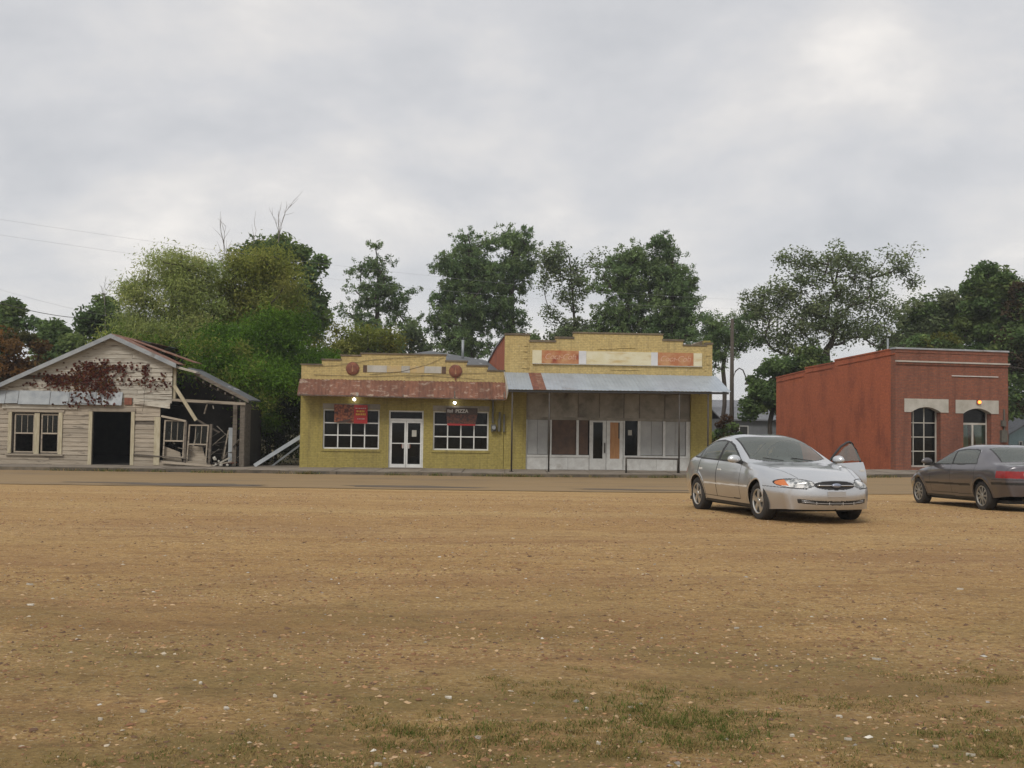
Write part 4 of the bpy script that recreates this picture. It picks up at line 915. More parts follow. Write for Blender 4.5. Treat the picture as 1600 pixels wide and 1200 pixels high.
for x in (9.88, 10.88, 10.965, 12.13, 12.175, 14.24, 14.88, 14.945, 16.02, 16.07, 17.07): SB(ZB).box(x, x + (.06 if x != 17.07 else .18), V0, V0 + .09, 0.20, 1.738).build("mullion", 'white', store)
for x in ((9.88, 12.70), (14.24, 17.25)):
    SB(ZB).box(x[0], x[1], V0 - .03, V0 + .09, 0.10, 0.198).build("window_sill", 'white', store)
    n_ = int((x[1] - x[0]) / 1.0) + 1
    for k in range(n_):
        a = x[0] + (x[1] - x[0]) * k / n_; b = x[0] + (x[1] - x[0]) * (k + 1) / n_; SB(ZB).box(a + .004, b - .004, V0, V0 + .09, -0.45, 0.098).build("stall_riser", 'white', store)
SB(ZB).box(14.45, 14.62, V0 + .042, V0 + .048, 1.1, 1.33).build("notice", 'offwhite', store)
for a, b, mt in ((12.72, 13.46, 'shop_glass'), (13.48, 14.22, 'plywood')):
    lf = SB(ZB).holes(a, b, -0.44, 1.735, V0 + .02, V0 + .07, [(a + .16, b - .15, .05, 1.66)]).build("door", 'white', store)
    SB(ZB).box(a + .16, b - .15, V0 + .04, V0 + .05, .05, 1.66).build("door_panel", mt, lf)
    if mt == 'plywood': SB(ZB).box(b - .21, b - .15, V0 + .036, V0 + .040, .95, 1.66).build("dark_gap", 'black', lf)
    else: SB(ZB).box(b - .09, b - .04, V0 - .03, V0 + .02, .3, .75).build("handle", 'iron', lf)
# signs
sg = root("wall_sign", "long faded sign board with two orange-red lettered panels on the store parapet", "sign", fpt(10.1, -0.01, 4.2), FA)
US = 10.1
M['sign_red'] = pm("faded_red_sign", (0.36, 0.12, 0.05), (0.46, 0.26, 0.12), 2.2, 0.75, c3=(0.24, 0.05, 0.025), scale3=1.6, lo3=0.55, hi3=0.72)
M['sign_cream'] = pm("faded_cream_sign", (0.58, 0.52, 0.33), (0.62, 0.58, 0.42), 2.5, 0.75, c3=(0.48, 0.36, 0.17), scale3=1.4, stretch3=(.6, 1, 2.4), lo3=0.52, hi3=0.7)
M['sign_white'] = pm("sign_white", (0.60, 0.60, 0.60), (0.52, 0.52, 0.53), 3, 0.6)
M['sign_ghost'] = pm("ghost_lettering", (0.60, 0.42, 0.33), (0.50, 0.26, 0.17), 5, 0.8)
M['sign_ghost2'] = pm("ghost_lettering_cream", (0.63, 0.60, 0.47), (0.56, 0.52, 0.36), 4, 0.8)
for a, b, mt, v in ((10.11, 10.52, 'sign_cream', .06), (12.17, 12.50, 'sign_white', .07), (15.41, 15.71, 'sign_white', .07), (17.33, 17.72, 'sign_cream', .06), (12.50, 15.41, 'sign_cream', .05), (10.52, 12.17, 'sign_red', .05), (15.71, 17.33, 'sign_red', .05)):
    SB(4.2).box(a, b - .002, -v, 0.01, 4.22, 4.80).build("sign_panel", mt, sg)
SB(4.2).box(10.11, 17.72, -0.075, 0.01, 4.19, 4.218).build("bottom_rail", 'offwhite', sg)
for u in (11.34, 16.50): text_on("Coca-Cola", 0.36, u - US, 4.52, -0.053, 'sign_ghost', sg, 4.2, shear=0.35, bold=-0.004, space=0.9)
# metal awning on posts
ga = root("metal_awning", "pale galvanised metal awning with one rusty strip over the old store", "awning", fpt(8.88, 0, 2.9), FA)
US = 8.88; u = 8.9; i = 0
widths = [0.42, 0.62, 0.26, 0.30] + [0.66] * 20
while u < 18.3:
    w = min(widths[i], 18.36 - u)
    o = corrugated("roof_sheet", w + 0.01, (-0.02, 3.80 - .004 * (i % 2)), (-2.30, 2.985 + 0.05 * (u - 8.9) / 9.4 - .004 * (i % 2)), 'rust_plain' if i == 2 else ('rust' if i == 3 else 'galv'), ga, 0.006, 9, 2.9, u - US, 0.003)
    u += w; i += 1
SB(2.9).hexa([(8.86, -2.30, 2.90), (8.885, -2.30, 2.90), (8.885, -0.02, 3.72), (8.86, -0.02, 3.72), (8.86, -2.30, 3.0), (8.885, -2.30, 3.0), (8.885, -0.02, 3.83), (8.86, -0.02, 3.83)]).build("side_fascia", 'offwhite', ga)
SB(2.9).prism_x([(-2.25, 2.97), (-0.92, 2.58), (-0.03, 3.28), (-0.03, 3.76)], 8.925, 8.94).build("end_panel", 'offwhite', ga)
SB(2.9).beam((8.9, -2.22, 2.915), (18.3, -2.22, 2.965), 0.07, 0.09).build("front_rail", 'black', ga)
for uu in np.linspace(8.95, 18.2, 9): SB(2.9).beam((uu, 0.0, 3.70), (uu, -2.2, 2.93), 0.05, 0.09).build("rafter", 'oldwood', ga)
for uu, lb in ((9.08, "slim dark awning post beside the electric meter boxes"), (10.64, "slim dark awning post in front of the grey and brown boards"), (16.18, "slim dark awning post at the end of the pipe rail"), (17.42, "slim dark awning post in front of the yellow right pier")):
    p = root("awning_post", lb, "post", fpt(uu, -2.2, SW), FA, "posts under the metal awning")
    MB().tube([(0, 0, -0.02), (0, 0, 3.34 + .05 * (uu - 9) / 9)], 0.036, 10).build("shaft", 'iron', p, True); MB().box(-.08, .08, -.08, .08, -.01, .02).build("base_plate", 'iron', p)
rl = root("pipe_rail", "low dark pipe rail on legs along the kerb by the old store", "rail", fpt(13.92, -2.22, SW), FA)
MB().tube([(0, 0, .62), (2.22, 0, .60)], 0.035, 8).build("bar", 'iron', rl, True); MB().tube([(0, 0, -.03), (0, 0, .64)], 0.04, 8).build("leg", 'iron', rl, True); MB().tube([(2.2, 0, -.03), (2.2, 0, .62)], 0.03, 8).build("leg", 'iron', rl, True)

# ================================================================== brick bank
BA = R(13); ZB = -0.45
bank = root("brick_building", "red brick building with white arched lintels and sloping parapet side", "building", (18.75, 50, ZB), BA)
BH = 5.46; BW = 6.35
a1 = (0.86, 2.50); a2 = (3.77, 5.37); l1 = (0.47, 2.92, 2.38, 3.04); l2 = (3.33, 5.78, 2.36, 3.03)
MB(ZB).holes(0, BW, -0.6, BH, 0, 0.42, [(a1[0], a1[1], -0.32, 2.39), (a2[0], a2[1], -0.7, 2.37), l1, l2]).build("front_wall", 'redbrick', bank)
for (l, a, dz) in ((l1, a1, .26), (l2, a2, .26)):
    n_ = 14; arc = [(a[0] + (a[1] - a[0]) * k / n_, l[2] + dz * math.sin(math.pi * k / n_) ** 0.8) for k in range(n_ + 1)]
    vs = []; fs = []
    top = [(x, l[3]) for x, _ in arc]
    mb = MB(ZB)
    for y, fl in ((-0.03, 0), (0.42, 1)):
        pts = [(l[0], y, l[2]), (l[0], y, l[3])] + [(x, y, z) for x, z in arc] + [(x, y, z) for x, z in top] + [(l[1], y, l[2]), (l[1], y, l[3])]
        vs += pts
    k0 = len(vs) // 2; m_ = n_ + 1
    for k in (0, k0):
        f = [(k, k + 2, k + 2 + m_, k + 1), (k + 2 + n_, k + 2 + 2 * m_, k + 3 + 2 * m_, k + 2 + m_ + n_)] + [(k + 2 + i, k + 3 + i, k + 3 + m_ + i, k + 2 + m_ + i) for i in range(n_)]
        fs += [tuple(reversed(q)) if k else q for q in f]
    rim = [0] + [2 + i for i in range(m_)] + [2 + 2 * m_, 3 + 2 * m_] + [2 + m_ + i for i in range(n_, -1, -1)] + [1]
    for i in range(len(rim)):
        p, q = rim[i], rim[(i + 1) % len(rim)]; fs.append((p, p + k0, q + k0, q))
    mb.add(vs, fs).build("arched_lintel", 'offwhite', bank)
spoly = [(0.42, -0.6), (12.24, -0.6), (12.24, 4.5), (8.8, 4.76), (8.8, 4.92), (5.62, 5.06), (5.62, 5.18), (0.42, BH - .02)]
MB(ZB).prism_x(spoly, 0, 0.32).build("side_wall", 'redbrick_side', bank)
MB(ZB).prism_x([(0.42, BH - .02), (5.62, 5.185), (5.62, 5.255), (0.42, BH + .05)], -0.03, 0.35).build("side_coping", 'redbrick_side', bank)
MB(ZB).prism_x([(5.63, 5.065), (8.8, 4.925), (8.8, 4.99), (5.63, 5.13)], -0.03, 0.35).build("side_coping", 'redbrick_side', bank)
MB(ZB).prism_x([(8.81, 4.765), (12.26, 4.505), (12.26, 4.57), (8.81, 4.83)], -0.03, 0.35).build("side_coping", 'redbrick_side', bank)
for (va, za, vb, zb_) in ((0.05, 5.2, 5.3, 4.9), (5.8, 4.8, 8.7, 4.66), (8.9, 4.48, 12.2, 4.24)):
    MB(ZB).prism_x([(va, za), (vb, zb_), (vb, zb_ + .06), (va, za + .06)], -0.035, -0.001).build("brick_corbel", 'redbrick_side', bank)
MB(ZB).prism_x(spoly, BW - .32, BW).build("side_wall", 'redbrick', bank)
MB(ZB).box(0.32, BW - .32, 11.9, 12.24, -0.6, 4.5).build("back_wall", 'redbrick', bank)
MB(ZB).hexa([(.32, .42, 4.7), (BW - .32, .42, 4.7), (BW - .32, 12, 4.1), (.32, 12, 4.1), (.32, .42, 4.8), (BW - .32, .42, 4.8), (BW - .32, 12, 4.2), (.32, 12, 4.2)]).build("roof", 'roofing', bank)
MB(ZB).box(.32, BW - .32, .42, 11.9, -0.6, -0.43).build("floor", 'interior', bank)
MB(ZB).box(-0.04, BW + .04, -0.05, 0.45, BH + .002, BH + .085).build("coping", 'galv_old', bank)
MB(ZB).box(-0.03, BW + .05, -0.11, 0.0, 4.83, 4.90).build("cornice", 'offwhite', bank)
MB(ZB).box(-0.02, BW + .03, -0.06, 0.0, 4.72, 4.828).build("cornice_brick_course", 'redbrick', bank)
MB(ZB).box(-0.02, BW + .02, -0.03, 0.0, 5.30, 5.36).build("brick_course", 'redbrick', bank)
MB(ZB).box(3.12, 5.75, -0.05, 0.0, 4.19, 4.235).build("white_bar", 'white', bank)
bwin = MB(ZB).holes(a1[0], a1[1], -0.32, 2.66, 0.34, 0.40, [(a1[0] + .10, a1[1] - .06, -0.24, 2.60)]).build("window_frame", 'offwhite', bank)
gu = [0.96, 1.20, 1.80, 2.44]; gzz = [-0.24, 0.46, 1.16, 1.86, 2.60]
for x in gu[1:-1]: MB(ZB).box(x - .025, x + .025, 0.345, 0.395, -0.24, 2.60).build("mullion", 'offwhite', bwin)
for z in gzz[1:-1]: MB(ZB).box(gu[0], gu[-1], 0.342, 0.39, z - .025, z + .025).build("glazing_bar", 'offwhite', bwin)
for i in range(3):
    for j in range(4): MB(ZB).box(gu[i] + .025, gu[i + 1] - .025, 0.365, 0.371, gzz[j] + .025, gzz[j + 1] - .025).build("pane", 'shop_glass', bwin)
MB(ZB).box(a1[0] + .05, a1[1], 0.6, 0.66, -0.3, 2.6).build("inner_blind", 'interior', bank)
MB(ZB).box(a1[0], a1[1], 0.0, 0.42, -0.36, -0.322).build("window_sill", 'concrete', bank)
bdf = MB(ZB).holes(a2[0], a2[1], -0.44, 2.64, 0.34, 0.40, [(a2[0] + .06, 4.50, -0.38, 1.80), (4.60, a2[1] - .06, -0.38, 1.80), (a2[0] + .06, a2[1] - .06, 1.90, 2.6)]).build("door_frame", 'offwhite', bank)
MB(ZB).box(a2[0] + .06, a2[1] - .06, 0.36, 0.366, 1.90, 2.6).build("transom_pane", 'shop_glass', bdf)
M['clear_glass'] = glass_mat("clear_glass", (0.8, 0.82, 0.8), 0.03, 0.0)
for x in ((a2[0] + .06, 4.50), (4.60, a2[1] - .06)): MB(ZB).box(x[0], x[1], 0.36, 0.366, -0.38, 1.80).build("pane", 'clear_glass', bdf)
MB(ZB).prism_y([(3.83, -.35), (4.45, -.35), (4.30, 1.8), (3.83, 1.8)], 0.42, 0.44).build("curtain", 'green_cloth', bdf)
MB(ZB).prism_y([(5.0, -.35), (5.31, -.35), (5.31, 1.8), (4.62, 1.8), (4.75, 1.2)], 0.42, 0.44).build("curtain", 'green_cloth', bdf)
MB(ZB).box(a2[0], a2[1], 0.0, 0.42, -0.46, -0.441).build("threshold", 'concrete', bank)
bpt = lambda u, v, z: Vector((18.75 + u * math.cos(BA) - v * math.sin(BA), 50 + u * math.sin(BA) + v * math.cos(BA), z))
al = root("amber_lamp", "glowing orange lamp on the white lintel over the brick building door", "lamp", bpt(4.6, -0.03, 2.93), BA)
MB().box(-.10, .10, -0.06, 0.0, -.11, .11).build("housing", 'rust_plain', al)
bm = bmesh.new(); bmesh.ops.create_uvsphere(bm, u_segments=12, v_segments=8, radius=0.085); me = bpy.data.meshes.new("lens"); bm.to_mesh(me); bm.free(); link("lens", me, 'amber_lamp', al, (0.02, -0.07, 0))
mm_ = root("meter_cabinet", "dark meter cabinets and pipe on the brick front beside the door", "meter", bpt(6.05, 0, 0.9), BA)
MB(0.9).box(-.2, .14, -.16, .01, .95, 1.55).build("cabinet", 'meter', mm_); MB(0.9).box(-.14, .08, -.14, .01, 1.75, 2.05).build("cabinet", 'meter', mm_); MB(0.9).box(.0, .06, -.07, .01, 1.55, 2.6).build("conduit", 'meter', mm_)
MB(ZB).tube([(1.2, 2.5, 4.6), (1.2, 2.5, 6.2)], 0.05, 8).build("vent_pipe", 'galv_old', bank, True)

# ================================================================== houses behind
def small_house(name, label, loc, rz, w, d, h, rh, wall, roof, wins, gable_front=True, ov=0.35):
    r = root(name, label, "house", loc, rz)
    if gable_front:
        MB().prism_y([(0, 0), (w, 0), (w, h), (w / 2, h + rh), (0, h)], 0, d).build("wall", wall, r)
        for s_ in (0, 1):
            e = -ov if s_ == 0 else w + ov; ze = h - ov * rh / (w / 2)
            vs = [(e, -ov, ze), (w / 2, -ov, h + rh), (w / 2, d + ov, h + rh), (e, d + ov, ze)]
            MB().hexa(vs + [(x, y, z + .12) for x, y, z in vs]).build("roof_slope", roof, r)
    else:
        MB().box(0, w, 0, d, 0, h).build("wall", wall, r)
        for s_ in (0, 1):
            ye = -ov if s_ == 0 else d + ov
            vs = [(-ov, ye, h - .15), (w + ov, ye, h - .15), (w + ov, d / 2, h + rh), (-ov, d / 2, h + rh)]
            MB().hexa(vs + [(x, y, z + .12) for x, y, z in vs]).build("roof_slope", roof, r)
    for u0, u1, z0, z1 in wins:
        f = MB().holes(u0, u1, z0, z1, -0.05, 0.0, [(u0 + .07, u1 - .07, z0 + .07, z1 - .07)]).build("window", 'white', r)
        MB().box(u0 + .07, u1 - .07, -0.02, -0.01, z0 + .07, z1 - .07).build("pane", 'black', f)
    return r
M['house_white'] = pm("house_white", (0.66, 0.66, 0.64), (0.58, 0.58, 0.57), 2, 0.7)
M['house_blue'] = pm("house_pale_blue", (0.27, 0.36, 0.38), (0.22, 0.31, 0.33), 2, 0.7)
M['house_grey'] = pm("house_grey_metal", (0.19, 0.195, 0.205), (0.15, 0.155, 0.165), 1.5, 0.7)
M['shingle'] = pm("grey_shingle", (0.20, 0.205, 0.22), (0.15, 0.155, 0.165), 3, 0.9)
p = at(1132, 700, 84); small_house("grey_shed", "low grey shed with plain roof behind the gap between shops", (p.x, 84, -0.6), R(6), 9.5, 6, 2.75, 0.9, 'house_grey', 'shingle', [(1.2, 2.0, 1.2, 2.2)], False)
p = at(1108, 690, 150); small_house("white_house", "far white house with dark windows behind the utility pole", (p.x, 150, -0.6), R(4), 6.5, 8, 4.3, 1.6, 'house_white', 'shingle', [(1.5, 2.3, 2.2, 3.6), (4.2, 5.0, 2.2, 3.6)], False)
p = at(1577, 690, 76); small_house("blue_house", "pale blue wooden house showing beside the brick building", (p.x, 76, -0.6), R(8), 6.0, 8, 1.9, 1.7, 'house_blue', 'shingle', [(.75, 1.05, .55, 1.35), (1.15, 1.45, .55, 1.35), (3.4, 4.2, .5, 1.4)])

# ================================================================== trees
def grow(centers, top, tr, start=0.25, wig=0.06, bias=0.6):
    """trunk from the origin to top, then one limb to every clump centre from the nearest part of the tree"""
    n0 = 9; pos = []; par = []
    for i in range(n0):
        t = i / (n0 - 1); w = np.array([rng.normal(0, wig), rng.normal(0, wig), 0]) * (0 < i < n0 - 1) * top[2] * 0.12
        pos.append(np.array([top[0] * t ** 1.4, top[1] * t ** 1.4, -0.15 + (top[2] + .15) * t]) + w); par.append(i - 1)
    order = np.argsort([np.hypot(c[0] - top[0] * .5, c[1]) + abs(c[2] - top[2] * .6) * .4 for c in centers])
    for ci in order:
        c = centers[ci]; P = np.array(pos); d = c - P
        cost = np.linalg.norm(d, axis=1) + bias * np.maximum(0, P[:, 2] - c[2] + 0.25 * np.hypot(d[:, 0], d[:, 1])) * 1.5
        cost[:max(1, int(n0 * start))] += 50
        j = int(np.argmin(cost)); a = pos[j]; ln = np.linalg.norm(c - a)
        ns = max(2, min(5, int(ln / 0.7)))
        last = j
        for k in range(1, ns + 1):
            t = k / ns; q = a + (c - a) * t; q = q + np.array([0, 0, -0.10 * ln * math.sin(math.pi * t)]) + rng.normal(0, wig * .5, 3) * (k < ns) * ln * .3
            pos.append(q); par.append(last); last = len(pos) - 1
    n_ = len(pos); a = np.zeros(n_)
    kids = np.zeros(n_, int)
    for p in par:
        if p >= 0: kids[p] += 1
    a[kids == 0] = 1.0
    for i in range(n_ - 1, 0, -1): a[par[i]] += a[i] * 1.0
    r = tr * (a / a[0]) ** 0.46
    return pos, par, r

def limbs_mesh(pos, par, r, rmin=0.012, ns=6):
    V = []; F_ = []
    pos = np.array(pos)
    for i in range(1, len(pos)):
        p, q = pos[par[i]], pos[i]; d = q - p; L_ = np.linalg.norm(d)
        if L_ < 1e-4: continue
        d = d / L_; ref = np.array([0, 0, 1.]) if abs(d[2]) < .9 else np.array([1., 0, 0]); sx = np.cross(d, ref); sx /= np.linalg.norm(sx); sy = np.cross(sx, d)
        r0 = max(rmin, min(r[par[i]], r[i] * 1.35)); r1 = max(rmin, r[i]); o = len(V)
        for c, rr in ((p, r0), (q + d * 0.02, r1)):
            for k in range(ns):
                an = 2 * math.pi * k / ns; V.append(c + (sx * math.cos(an) + sy * math.sin(an)) * rr)
        for k in range(ns): F_.append((o + k, o + (k + 1) % ns, o + ns + (k + 1) % ns, o + ns + k))
    return np.array(V), np.array(F_)

def quads(c, ax, nr, ln, w):
    """leaf quads: centres c, long axis ax, second axis nr, half sizes ln and w"""
    a = ax * ln[:, None]; b = nr * w[:, None]
    P = np.stack([c - a - b * .5, c - a * .1 + -b, c + a, c - a * .1 + b], 1)
    return P.reshape(-1, 3), np.arange(len(c) * 4).reshape(-1, 4)

def unit(v): return v / (np.linalg.norm(v, axis=1, keepdims=True) + 1e-9)

def tree(name, label, px, depth, ells, nc, cr_, nl, ls, pal, style='broad', tr=0.25, group=None, trunk=True, fill=0.45, topfrac=0.92, bark='bark', base_z=-0.6, cat="tree", bias=0.6, start=0.25, ymul=0.8):
    s = depth / 1600.0; bx = at(px, 690, depth).x
    r = root(name, label, cat, (bx, depth, base_z), 0, group)
    E_ = []
    for (ex, ey, rx_, ry_) in ells:
        p = at(ex, ey, depth); E_.append((p.x - bx, 0.0, p.z - base_z, rx_ * s, rx_ * s * ymul, ry_ * s))
    vol = np.array([e[3] * e[4] * e[5] for e in E_]) ** 0.75; vol /= vol.sum()
    cs = []
    if style == 'needle': nc = int(nc * 1.15)
    for _ in range(nc):
        e = E_[rng.choice(len(E_), p=vol)]; d = rng.normal(0, 1, 3); d /= np.linalg.norm(d); d *= rng.random() ** fill
        cs.append(np.array([e[0] + d[0] * e[3], e[1] + d[1] * e[4], max(0.15, e[2] + d[2] * e[5])]))
    zmax = max(e[2] + e[5] for e in E_); mx_ = sum(e[0] * v for e, v in zip(E_, vol))
    if trunk:
        pos, par, rr = grow(cs, np.array([mx_, 0, zmax * topfrac]), tr, start=start, bias=bias)
        V, F_ = limbs_mesh(pos, par, rr); link("trunk", fast_mesh("trunk", V, F_, smooth=True), bark, r)
    pal = np.array(pal); C = []; A = []; B = []; LN = []; WD = []; CC = []
    for c in cs:
        tone = pal[rng.integers(len(pal))] * rng.uniform(0.72, 1.25)
        n_ = int(nl * rng.uniform(0.7, 1.3)); k = cr_ * rng.uniform(0.7, 1.3)
        if style == 'needle':
            n_ = int(n_ * 2.0); nt_ = 10; tc_ = c + rng.normal(0, 1, (nt_, 3)) * np.array([k, k, k * .55]) * .62
            w = rng.integers(0, nt_, n_); d = unit(rng.normal(0, 1, (n_, 3)) + np.array([0, 0, .25])); l_ = ls * .56 * rng.uniform(.6, 1.2, n_)
            C.append(tc_[w] + rng.normal(0, .115, (n_, 3)) + d * l_[:, None] * .5); A.append(d); B.append(unit(np.cross(d, rng.normal(0, 1, (n_, 3))))); LN.append(l_); WD.append(l_ * .34)
        elif style == 'willow':
            p = rng.normal(0, 1, (n_, 3)) * np.array([k, k, k * .8]) * .6; d = unit(rng.normal(0, .75, (n_, 3)) + np.array([0, 0, -.45]) + p * .5 / k); l_ = ls * rng.uniform(.7, 1.4, n_)
            C.append(c + p); A.append(d); B.append(unit(np.cross(d, rng.normal(0, 1, (n_, 3))))); LN.append(l_); WD.append(l_ * .26)
        else:
            p = rng.normal(0, 1, (n_, 3)); p = unit(p) * (rng.random((n_, 1)) ** .45) * np.array([k, k, k * .72]); d = unit(rng.normal(0, 1, (n_, 3)) * np.array([1, 1, .6])); l_ = ls * rng.uniform(.6, 1.3, n_)
            nrm = unit(rng.normal(0, .7, (n_, 3)) + np.array([0, 0, .8])); C.append(c + p); A.append(d); B.append(unit(np.cross(d, nrm))); LN.append(l_); WD.append(l_ * .55)
        CC.append(tone * rng.uniform(.75, 1.3, (n_, 1)) * np.array([1, 1, 1]))
    P, F_ = quads(np.concatenate(C), np.concatenate(A), np.concatenate(B), np.concatenate(LN), np.concatenate(WD))
    link("crown", fast_mesh("crown", P, F_, np.repeat(np.concatenate(CC), 4, 0)), 'needle' if style == 'needle' else 'leaf', r)
    return r

PINE = [(0.140, 0.205, 0.082), (0.165, 0.228, 0.090), (0.112, 0.172, 0.072)]
DARK = [(0.132, 0.195, 0.067), (0.165, 0.218, 0.072), (0.103, 0.162, 0.060)]
OLIVE = [(0.226, 0.256, 0.058), (0.260, 0.266, 0.068), (0.190, 0.226, 0.054)]
WILLOW = [(0.331, 0.378, 0.128), (0.283, 0.350, 0.110), (0.360, 0.378, 0.137)]
BRIGHT = [(0.096, 0.180, 0.024), (0.119, 0.206, 0.026), (0.077, 0.148, 0.022)]
GREYG = [(0.173, 0.218, 0.106), (0.199, 0.234, 0.113), (0.147, 0.191, 0.091)]
YEL = [(0.200, 0.184, 0.035), (0.160, 0.168, 0.040)]
ORANGE = [(0.232, 0.117, 0.036), (0.173, 0.102, 0.039), (0.083, 0.083, 0.033)]
GB = "trees behind the buildings"
# left side
tree("dark_tree", "dark green tree at the very edge behind the orange autumn tree", -5, 74, [(2, 495, 28, 40), (30, 515, 32, 35), (-30, 540, 60, 50)], 46, 1.0, 240, .17, DARK, tr=.25, group=GB)
tree("autumn_tree", "orange-brown autumn tree beyond the left roof slope of the derelict house", 25, 60, [(20, 560, 52, 42), (-10, 590, 60, 50), (55, 585, 30, 30)], 46, .85, 240, .14, ORANGE, tr=.2, group=GB)
tree("dark_tree", "dark green tree with bare twig tips between the autumn tree and the willow", 140, 72, [(95, 520, 40, 36), (150, 500, 34, 40), (120, 560, 60, 40), (178, 520, 20, 30)], 60, .95, 260, .17, DARK, tr=.25, group=GB)
tree("pale_willow_tree", "pale yellow-green feathery willow rising behind the derelict house ridge", 275, 57, [(278, 430, 58, 42), (235, 470, 45, 36), (300, 478, 50, 40), (210, 515, 38, 34), (265, 530, 70, 40)], 120, .70, 420, .095, WILLOW, 'willow', .2, GB, fill=.5)
tree("olive_tree", "tall olive-green feathery tree right of the pale willow", 400, 59, [(405, 425, 55, 36), (370, 465, 45, 45), (440, 470, 55, 45), (400, 520, 85, 45)], 125, .72, 330, .105, OLIVE, 'willow', .22, GB, fill=.5)
tree("dark_tree", "dark tall tree with dead tips standing behind the olive feathery tree", 440, 78, [(425, 395, 52, 32), (470, 425, 32, 45), (480, 480, 30, 40), (400, 410, 30, 40), (440, 480, 70, 70)], 90, 1.0, 250, .19, DARK, tr=.32, group=GB, fill=.4)
tree("bright_bush", "dense bright green bush filling the gap beside the derelict house", 420, 53, [(400, 560, 85, 52), (465, 575, 60, 48), (350, 545, 55, 40), (430, 515, 60, 30)], 150, .66, 290, .105, BRIGHT, 'willow', .14, GB, fill=.55, start=.1, topfrac=.75)
tree("olive_bush", "low olive bush behind the right roof slope of the derelict house", 290, 55, [(270, 565, 70, 40), (220, 560, 50, 30), (320, 590, 45, 40), (185, 545, 35, 22)], 80, .66, 260, .11, OLIVE + BRIGHT[:1], 'willow', .12, GB, fill=.5, start=.1, topfrac=.75)
tree("overgrown_bush", "bright green bush hanging over the lean-to of the derelict house", 395, 47.5, [(330, 585, 38, 26), (385, 600, 40, 30), (430, 600, 36, 34), (350, 560, 45, 26), (410, 640, 28, 30)], 110, .52, 260, .09, BRIGHT + OLIVE[:1], 'willow', .1, GB, fill=.5, start=.1, topfrac=.75, cat="bush")
tree("shady_thicket", "dark undergrowth between the derelict house and the yellow shop", 430, 49, [(430, 650, 34, 55), (455, 620, 32, 45), (410, 690, 24, 35), (455, 690, 18, 30)], 60, .5, 260, .09, [(0.05, 0.075, 0.018), (0.06, 0.065, 0.02), (0.035, 0.05, 0.015)], 'willow', .08, GB, start=.1, topfrac=.7, cat="bush")
tree("yellowish_bush", "yellow-green bush showing just above the pizza shop parapet", 565, 64, [(545, 540, 48, 28), (600, 535, 28, 22), (520, 570, 45, 35)], 46, .7, 240, .13, YEL + OLIVE, 'willow', .14, GB, start=.1)
# middle
tree("pine_tree", "lone cone-shaped pine standing apart between the left thicket and tall pines", 587, 88, [(588, 395, 17, 20), (585, 425, 30, 24), (582, 460, 44, 24), (615, 480, 26, 16), (560, 490, 28, 22), (600, 510, 40, 26), (632, 462, 12, 10), (585, 540, 45, 25)], 78, .72, 130, .25, PINE, 'needle', .26, GB, bias=.2, fill=.4)
tree("pine_tree", "broad bushy tall pine, left one of the touching pair", 735, 88, [(735, 385, 32, 24), (718, 415, 36, 26), (745, 440, 52, 36), (702, 458, 26, 14), (735, 490, 58, 36), (692, 505, 26, 18), (735, 535, 58, 30)], 165, .8, 150, .25, PINE, 'needle', .34, GB, bias=.2, fill=.45)
tree("pine_tree", "slimmer tall pine, right one of the touching pair, with its trunk showing", 798, 90, [(800, 372, 30, 22), (808, 405, 32, 26), (795, 440, 36, 30), (812, 425, 26, 30), (790, 490, 34, 30), (805, 530, 30, 25)], 92, .78, 130, .25, PINE, 'needle', .32, GB, bias=.2, fill=.4)
tree("sparse_tree", "thin grey-green tree with open leaning limbs between the pines", 905, 86, [(868, 400, 26, 24), (885, 425, 30, 26), (925, 400, 18, 26), (905, 450, 30, 40), (860, 490, 16, 20), (855, 425, 14, 40), (890, 520, 40, 25)], 95, .85, 85, .13, GREYG, 'broad', .14, GB, fill=.4, ymul=.6)
tree("pine_tree", "broad pine with a forked trunk left of the tallest store-side pine", 975, 83, [(985, 405, 36, 22), (960, 440, 36, 36), (1005, 445, 40, 40), (970, 490, 42, 35), (1010, 510, 35, 30), (960, 530, 40, 24)], 125, .78, 145, .24, PINE, 'needle', .32, GB, bias=.25)
tree("pine_tree", "tall pine standing behind the right end of the old store", 1045, 82, [(1040, 392, 24, 20), (1040, 425, 34, 28), (1065, 445, 28, 28), (1045, 475, 46, 30), (1050, 515, 40, 30), (1075, 500, 18, 30)], 110, .74, 140, .24, PINE, 'needle', .3, GB, bias=.25)
tree("low_tree", "small ragged tree filling the gap between the lone pine and the pair", 645, 95, [(640, 520, 26, 22), (625, 550, 30, 18), (665, 545, 24, 14)], 30, .9, 110, .2, GREYG, 'broad', .2, GB)
tree("low_tree", "small ragged tree behind the store parapet between the tall pines", 850, 95, [(845, 540, 36, 22), (880, 530, 30, 20)], 26, .9, 110, .2, GREYG + DARK, 'broad', .2, GB)
